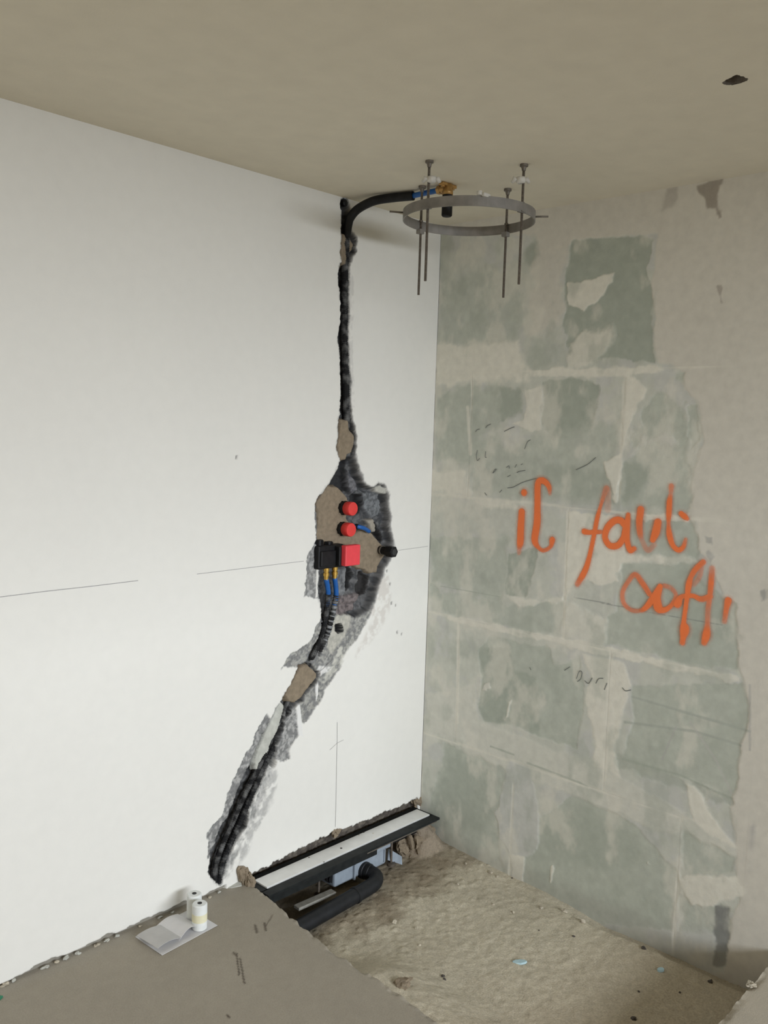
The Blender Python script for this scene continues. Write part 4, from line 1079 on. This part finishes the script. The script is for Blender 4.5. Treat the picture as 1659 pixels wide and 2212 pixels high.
# ================================================================== CHANNEL DRAIN AND ITS PIPE
DX0, DX1 = -0.978, -0.030
t = thing('channel_drain', 'long linear shower drain with a steel cover and black flange along the wall', 'drain', (-0.5, -0.08, PIT))
ZF = -0.004
fl_ = raw('flange', *join([box_data((DX0, -0.136, ZF - .010), (DX1, -0.094, ZF), 0.001), box_data((DX0, -0.018, ZF - .010), (DX1, 0.012, ZF), 0.001), box_data((DX0, -0.1, ZF - .010), (DX0 + .03, -0.01, ZF), 0.001), box_data((DX1 - .02, -0.1, ZF - .010), (DX1, -0.01, ZF), 0.001)]), M['flange'], t)
box('flange_edge', (DX0 + .5, -0.1375, ZF - .013), (DX1 - .02, -0.1345, ZF - .009), M['nut'], t)
box('flange_skirt', (DX0 + .004, -0.134, ZF - .036), (DX0 + .56, -0.128, ZF - .010), M['flange'], t, 0.001)
V, Fc = box_data((-0.950, -0.093, ZF - .002), (-0.047, -0.020, ZF + .0055), 0.0012)
cp = raw('cover_plate', V, Fc, M['steel'], t)
lathe('lifting_hole', [(0, .005), (.0006, .005)], (*HZ([(737, 1832)], ZF + .006)[0], ZF + .0054), (0, 0, 1), M['core'], cp, 12)
for k, (a, b) in enumerate([(786, 1798), (776, 1804), (700, 1862), (806, 1800), (668, 1852)]):
    x, y = HZ([(a, b)], ZF + .006)[0]
    lump('dirt_speck', (x, y, ZF + .006), (.004, .003, .0012), M['stone'] if k % 2 else M['darkstone'], cp, 700 + k, 1)
box('trough', (-0.93, -0.092, -0.058), (-0.06, -0.022, ZF - .008), M['black'], t, 0.004)
# trap housing under the middle
V, Fc = join([box_data((-0.63, -0.112, -0.112), (-0.34, -0.030, -0.030), 0.008), box_data((-0.645, -0.118, -0.046), (-0.32, -0.106, -0.030), 0.003)])
hs = raw('trap_housing', V, Fc, M['pale_blue'], t)
for a_, b_ in (((-0.532, -0.122, -0.112), (-0.524, -0.110, -0.05)), ((-0.356, -0.118, -0.100), (-0.350, -0.110, -0.04))):
    box('rib', a_, b_, M['pale_blue'], hs, 0.001)
lathe('outlet_collar', [(0, .034), (.018, .034), (.020, .031), (.03, .031)], (-0.468, -0.104, -0.096), (0.1, -1, 0), M['rubber'], hs, 24)
lathe('side_plug', [(0, .026), (.016, .026), (.018, .02), (.026, .02)], (-0.62, -0.075, -0.075), (-0.2, -1, -.1), M['black'], hs, 18)
for k, x in enumerate((-0.955, -0.70, -0.315)):
    lathe('levelling_foot', [(0, .005), (.10, .005), (.101, .018), (.112, .018)], (x, -0.118 + .02 * (k == 1), ZF - .010), (0, 0, -1), M['rod'], t, 12)
V, Fc = box_data((-0.84, -0.150, -0.110), (-0.66, -0.118, -0.098), 0.002, Matrix.Rotation(math.radians(-3), 3, 'Z'))
raw('support_rail', V, Fc, M['rail'], t)
# pale plastic foot in the mortar
Pf = [on_plane(841, 1834, 1, -.105), on_plane(868, 1850, 1, -.12), on_plane(869, 1868, 1, -.13), on_plane(838, 1858, 1, -.115)]
Pf = [np.array(p) for p in Pf]
nv = np.cross(Pf[1] - Pf[0], Pf[3] - Pf[0]); nv /= np.linalg.norm(nv)
V = [p for p in Pf] + [p + nv * .006 * (1 if nv[1] > 0 else -1) for p in Pf]
raw('plastic_foot', V, [(0, 1, 2, 3), (7, 6, 5, 4), (0, 4, 5, 1), (1, 5, 6, 2), (2, 6, 7, 3), (3, 7, 4, 0)], M['pale_blue'], t)

t = thing('waste_pipe', 'thick black bent waste pipe running from the drain to under the screed', 'pipe', (-0.7, -0.16, PIT))
path = [(-0.468, -0.120, -0.094), (-0.462, -0.150, -0.097), (-0.466, -0.176, -0.101), (-0.492, -0.196, -0.106), (-0.53, -0.201, -0.110), (-0.60, -0.203, -0.113), (-0.75, -0.207, -0.117), (-0.90, -0.212, -0.120), (-1.12, -0.220, -0.124)]
P = resample(smooth_path(path, 10), 0.008)
tube('pipe', P, 0.0285, M['rubber'], t, 24)
i0 = [np.argmin(np.linalg.norm(P - np.array(q), axis=1)) for q in (path[0], path[5], path[7])]
for q, lab in ((i0[0] + 1, 'socket_ring'), (i0[1], 'socket_ring')):
    tq = P[min(q + 1, len(P) - 1)] - P[max(q - 1, 0)]
    lathe(lab, [(0, .029), (.002, .0315), (.012, .0315), (.014, .029)], P[q], tq, M['rubber'], t, 24)

# lumps of mortar at the ends of the drain and the wedge over the sleeves
for i, (pxy, yv, sz, lab) in enumerate((((903, 1731), .010, (.030, .014, .032), None), ((526, 1896), -.012, (.017, .014, .036), None), ((540, 1906), -.036, (.013, .014, .024), None), ((726, 1797), .002, (.018, .010, .013), None))):
    p = on_plane(*pxy, 1, yv)
    lump('mortar_lump', tuple(p), sz, M['mortar'], wall_left, 710 + i, 4, 0.42)
for i, (x, y, z, sz) in enumerate(((-0.12, -0.105, -0.085, (.055, .045, .055)), (-0.165, -0.085, -0.07, (.03, .03, .05)), (-0.06, -0.075, -0.075, (.05, .05, .06)), (-0.205, -0.07, -0.065, (.022, .022, .045)))):
    lump('mortar_lump', (x, y, z - .026), sz, M['mortar'], recess, 730 + i, 4, 0.42)
q = [on_plane(460, 1915, 2, .004), on_plane(470, 1904, 2, .010), on_plane(520, 1890, 2, .016), on_plane(522, 1912, 2, .004), on_plane(500, 1917, 2, .003)]
V = [np.array(p) for p in q] + [np.array(p) - np.array([0, 0, .012]) for p in q]
k = len(q)
wd_ = raw('plaster_wedge', V, [tuple(range(k))[::-1], tuple(range(k, 2 * k))] + [(i, (i + 1) % k, k + (i + 1) % k, k + i) for i in range(k)], M['filler'], floor)

for i, (a, b, s_) in enumerate([(6, 2122, .011), (30, 2116, .007), (96, 2086, .009), (118, 2074, .007), (140, 2066, .010), (165, 2053, .008), (205, 2036, .011), (222, 2024, .009), (248, 2018, .008), (300, 1999, .006), (345, 1981, .007), (372, 1970, .006), (452, 1938, .006), (474, 1926, .007)]):
    x, y = HZ([(a, b)], 0.004)[0]
    lump('plaster_crumb', (x, min(y, -.004), .003), (s_ * 1.1, s_ * .55, s_ * .55), M['filler'] if i % 3 else M['stone'], wall_left, 760 + i, 2, 0.5)

# ================================================================== ROLLERS, PAPER, SCRAPS
RH, Rr = 0.086, 0.0245
for i, (x, y, lab) in enumerate(((-1.281, -0.148, 'small white roller sleeve with a cream band standing on the paper'), (-1.258, -0.085, 'plain white roller sleeve standing behind the banded one by the wall'))):
    t = thing('roller_sleeve', lab, 'paint roller', (x, y, 0.004), 'white roller sleeves')
    lathe('foam', [(0, Rr - .003), (.003, Rr), (RH - .003, Rr), (RH, Rr - .003)], (x, y, 0.0035), (0, 0, 1), M['roll'], t, 28)
    if i == 0:
        lathe('colour_band', [(0, Rr + .0003), (.026, Rr + .0003)], (x, y, 0.032), (0, 0, 1), M['band'], t, 28)
    lathe('core_hole', [(0, .0075), (.0008, .0075)], (x, y, 0.0035 + RH), (0, 0, 1), M['core'], t, 16)

t = thing('paper_sheet', 'folded white paper leaflet with curling pages lying on the screed', 'paper', (-1.35, -0.11, 0.001))
A = np.array([-1.457, -0.046]); B = np.array([-1.232, -0.027]); Cc = np.array([-1.227, -0.173]); D = np.array([-1.452, -0.192])


def leaf(name, u0, u1, v0, v1, hfun, mt, n=14, thick=0.0009, shift=None):
    us = np.linspace(u0, u1, n); vs_ = np.linspace(v0, v1, n)
    top = np.zeros((n, n, 3))
    for i, u in enumerate(us):
        for j, v in enumerate(vs_):
            sx, sz = hfun((u - u0) / (u1 - u0), (v - v0) / (v1 - v0))
            p = (A * (1 - u) + B * u) * (1 - v) + (D * (1 - u) + Cc * u) * v
            e = (B - A) / np.linalg.norm(B - A)
            p = p + e * sx
            top[i, j] = (p[0], p[1], 0.0022 + sz)
    bot = top - np.array([0, 0, thick])
    V = np.concatenate([top.reshape(-1, 3), bot.reshape(-1, 3)]); N = n * n
    idx = np.arange(N).reshape(n, n); Fc = []
    for i in range(n - 1):
        for j in range(n - 1):
            a, b, c_, d_ = idx[i, j], idx[i + 1, j], idx[i + 1, j + 1], idx[i, j + 1]
            Fc.append((d_, c_, b, a)); Fc.append((a + N, b + N, c_ + N, d_ + N))
    per = [idx[i, 0] for i in range(n)] + [idx[n - 1, j] for j in range(1, n)] + [idx[i, n - 1] for i in range(n - 2, -1, -1)] + [idx[0, j] for j in range(n - 2, 0, -1)]
    for a, b in zip(per, per[1:] + per[:1]):
        Fc.append((a, b, b + N, a + N))
    return raw(name, V, Fc, mt, t, smooth=False)


leaf('base_page', 0, 1, 0, 1, lambda u, v: (0, 0), M['paper'])
leaf('raised_page', -0.02, 0.40, 0.10, 0.88, lambda u, v: (0.0, 0.020 * math.sin(math.pi * min(1, (1 - u) * 0.62 + 0.12)) * (0.7 + 0.3 * v) + 0.002), M['greypaper'])
leaf('curled_page', 0.36, 0.78, 0.02, 0.86, lambda u, v: (-0.012 * math.sin(u * 2.6) * u, 0.003 + 0.024 * math.sin(u * 2.75) * (0.45 + 0.55 * v)), M['paper'])

for i, (px, sz, lab) in enumerate((((1122, 2083), (.026, .012, .005), 'larger pale blue plastic chip on the recess floor'), ((1427, 2097), (.012, .011, .005), 'smaller pale blue plastic chip towards the block wall'))):
    x, y = HZ([px], PIT)[0]
    z = pit_at(x, y)
    V, Fc = [], []
    r_ = np.random.default_rng(800 + i); n = 9
    d1 = np.array([RT[0], RT[1]]); d1 /= np.hypot(*d1); d2 = np.array([-d1[1], d1[0]])
    for lev in (0, 1):
        for k in range(n):
            a = 2 * math.pi * k / n; rr = 1 + 0.12 * r_.normal() if lev == 0 else 1.0
            p = np.array([x, y]) + d1 * sz[0] * math.cos(a) * (1 if lev == 0 else .94) + d2 * sz[1] * math.sin(a) * (1 if lev == 0 else .9)
            V.append((p[0], p[1], z + .001 + lev * .006 + .002 * math.cos(a)))
    Fc = [tuple(range(n))[::-1], tuple(range(n, 2 * n))] + [(k, (k + 1) % n, n + (k + 1) % n, n + k) for k in range(n)]
    tag(raw('plastic_chip', V, Fc, M['chip']), lab, 'plastic chip', 'pale blue chips in the recess')

for i, (a, b, s_) in enumerate([(1060, 1884, .008), (1074, 1893, .007), (1220, 1962, .014), (1260, 1987, .010), (1006, 1868, .007), (1066, 1950, .006), (1110, 1966, .007), (988, 1908, .007), (1170, 1958, .008), (852, 1987, .010), (906, 2041, .007), (900, 2000, .006)]):
    x, y = HZ([(a, b)], PIT + .01)[0]; x = min(x, -s_ * 1.3)
    tag(lump('stone_crumb', (x, y, pit_at(x, y) + s_ * .25), (s_, s_ * .9, s_ * .7), M['stone'], None, 820 + i, 2, 0.3), 'small pale stone crumb lying on the recess floor', 'stone', 'pale crumbs in the recess')
for i, (a, b, s_) in enumerate([(1239, 2024, .005), (1164, 2011, .003), (1535, 2121, .008), (1369, 2200, .009), (1380, 2142, .004), (1469, 2143, .004), (1390, 2050, .008), (956, 2126, .006), (960, 2135, .005), (1106, 1898, .004)]):
    x, y = HZ([(a, b)], PIT)[0]; x = min(x, -s_ * 1.3)
    tag(lump('dark_crumb', (x, y, pit_at(x, y) + s_ * .3), (s_, s_, s_ * .7), M['darkstone'], None, 850 + i, 2, 0.3), 'tiny dark crumb of debris on the recess floor', 'debris', 'dark crumbs in the recess')
x, y = HZ([(872, 2138)], -.04)[0]
tag(lump('rubble_piece', (x, y, pit_at(x, y) + .006), (.03, .022, .010), M['mortar'], None, 880, 3, 0.4), 'flat chunk of broken screed half sunk in the rubble', 'stone')
x, y = HZ([(1622, 2130)], 0.0)[0]
tag(lump('mortar_crumb', (x, y, .004), (.014, .011, .006), M['stone'], None, 881, 3, 0.5), 'crumb of mortar on the corner of the near screed', 'stone')
x, y = HZ([(3, 2156)], 0.0)[0]
tag(raw('plastic_scrap', *box_data((x - .012, y - .005, .0002), (x + .004, y + .005, .005), .001, Matrix.Rotation(.6, 3, 'Z')), M['green']), 'tiny green plastic scrap at the edge of the screed', 'scrap')
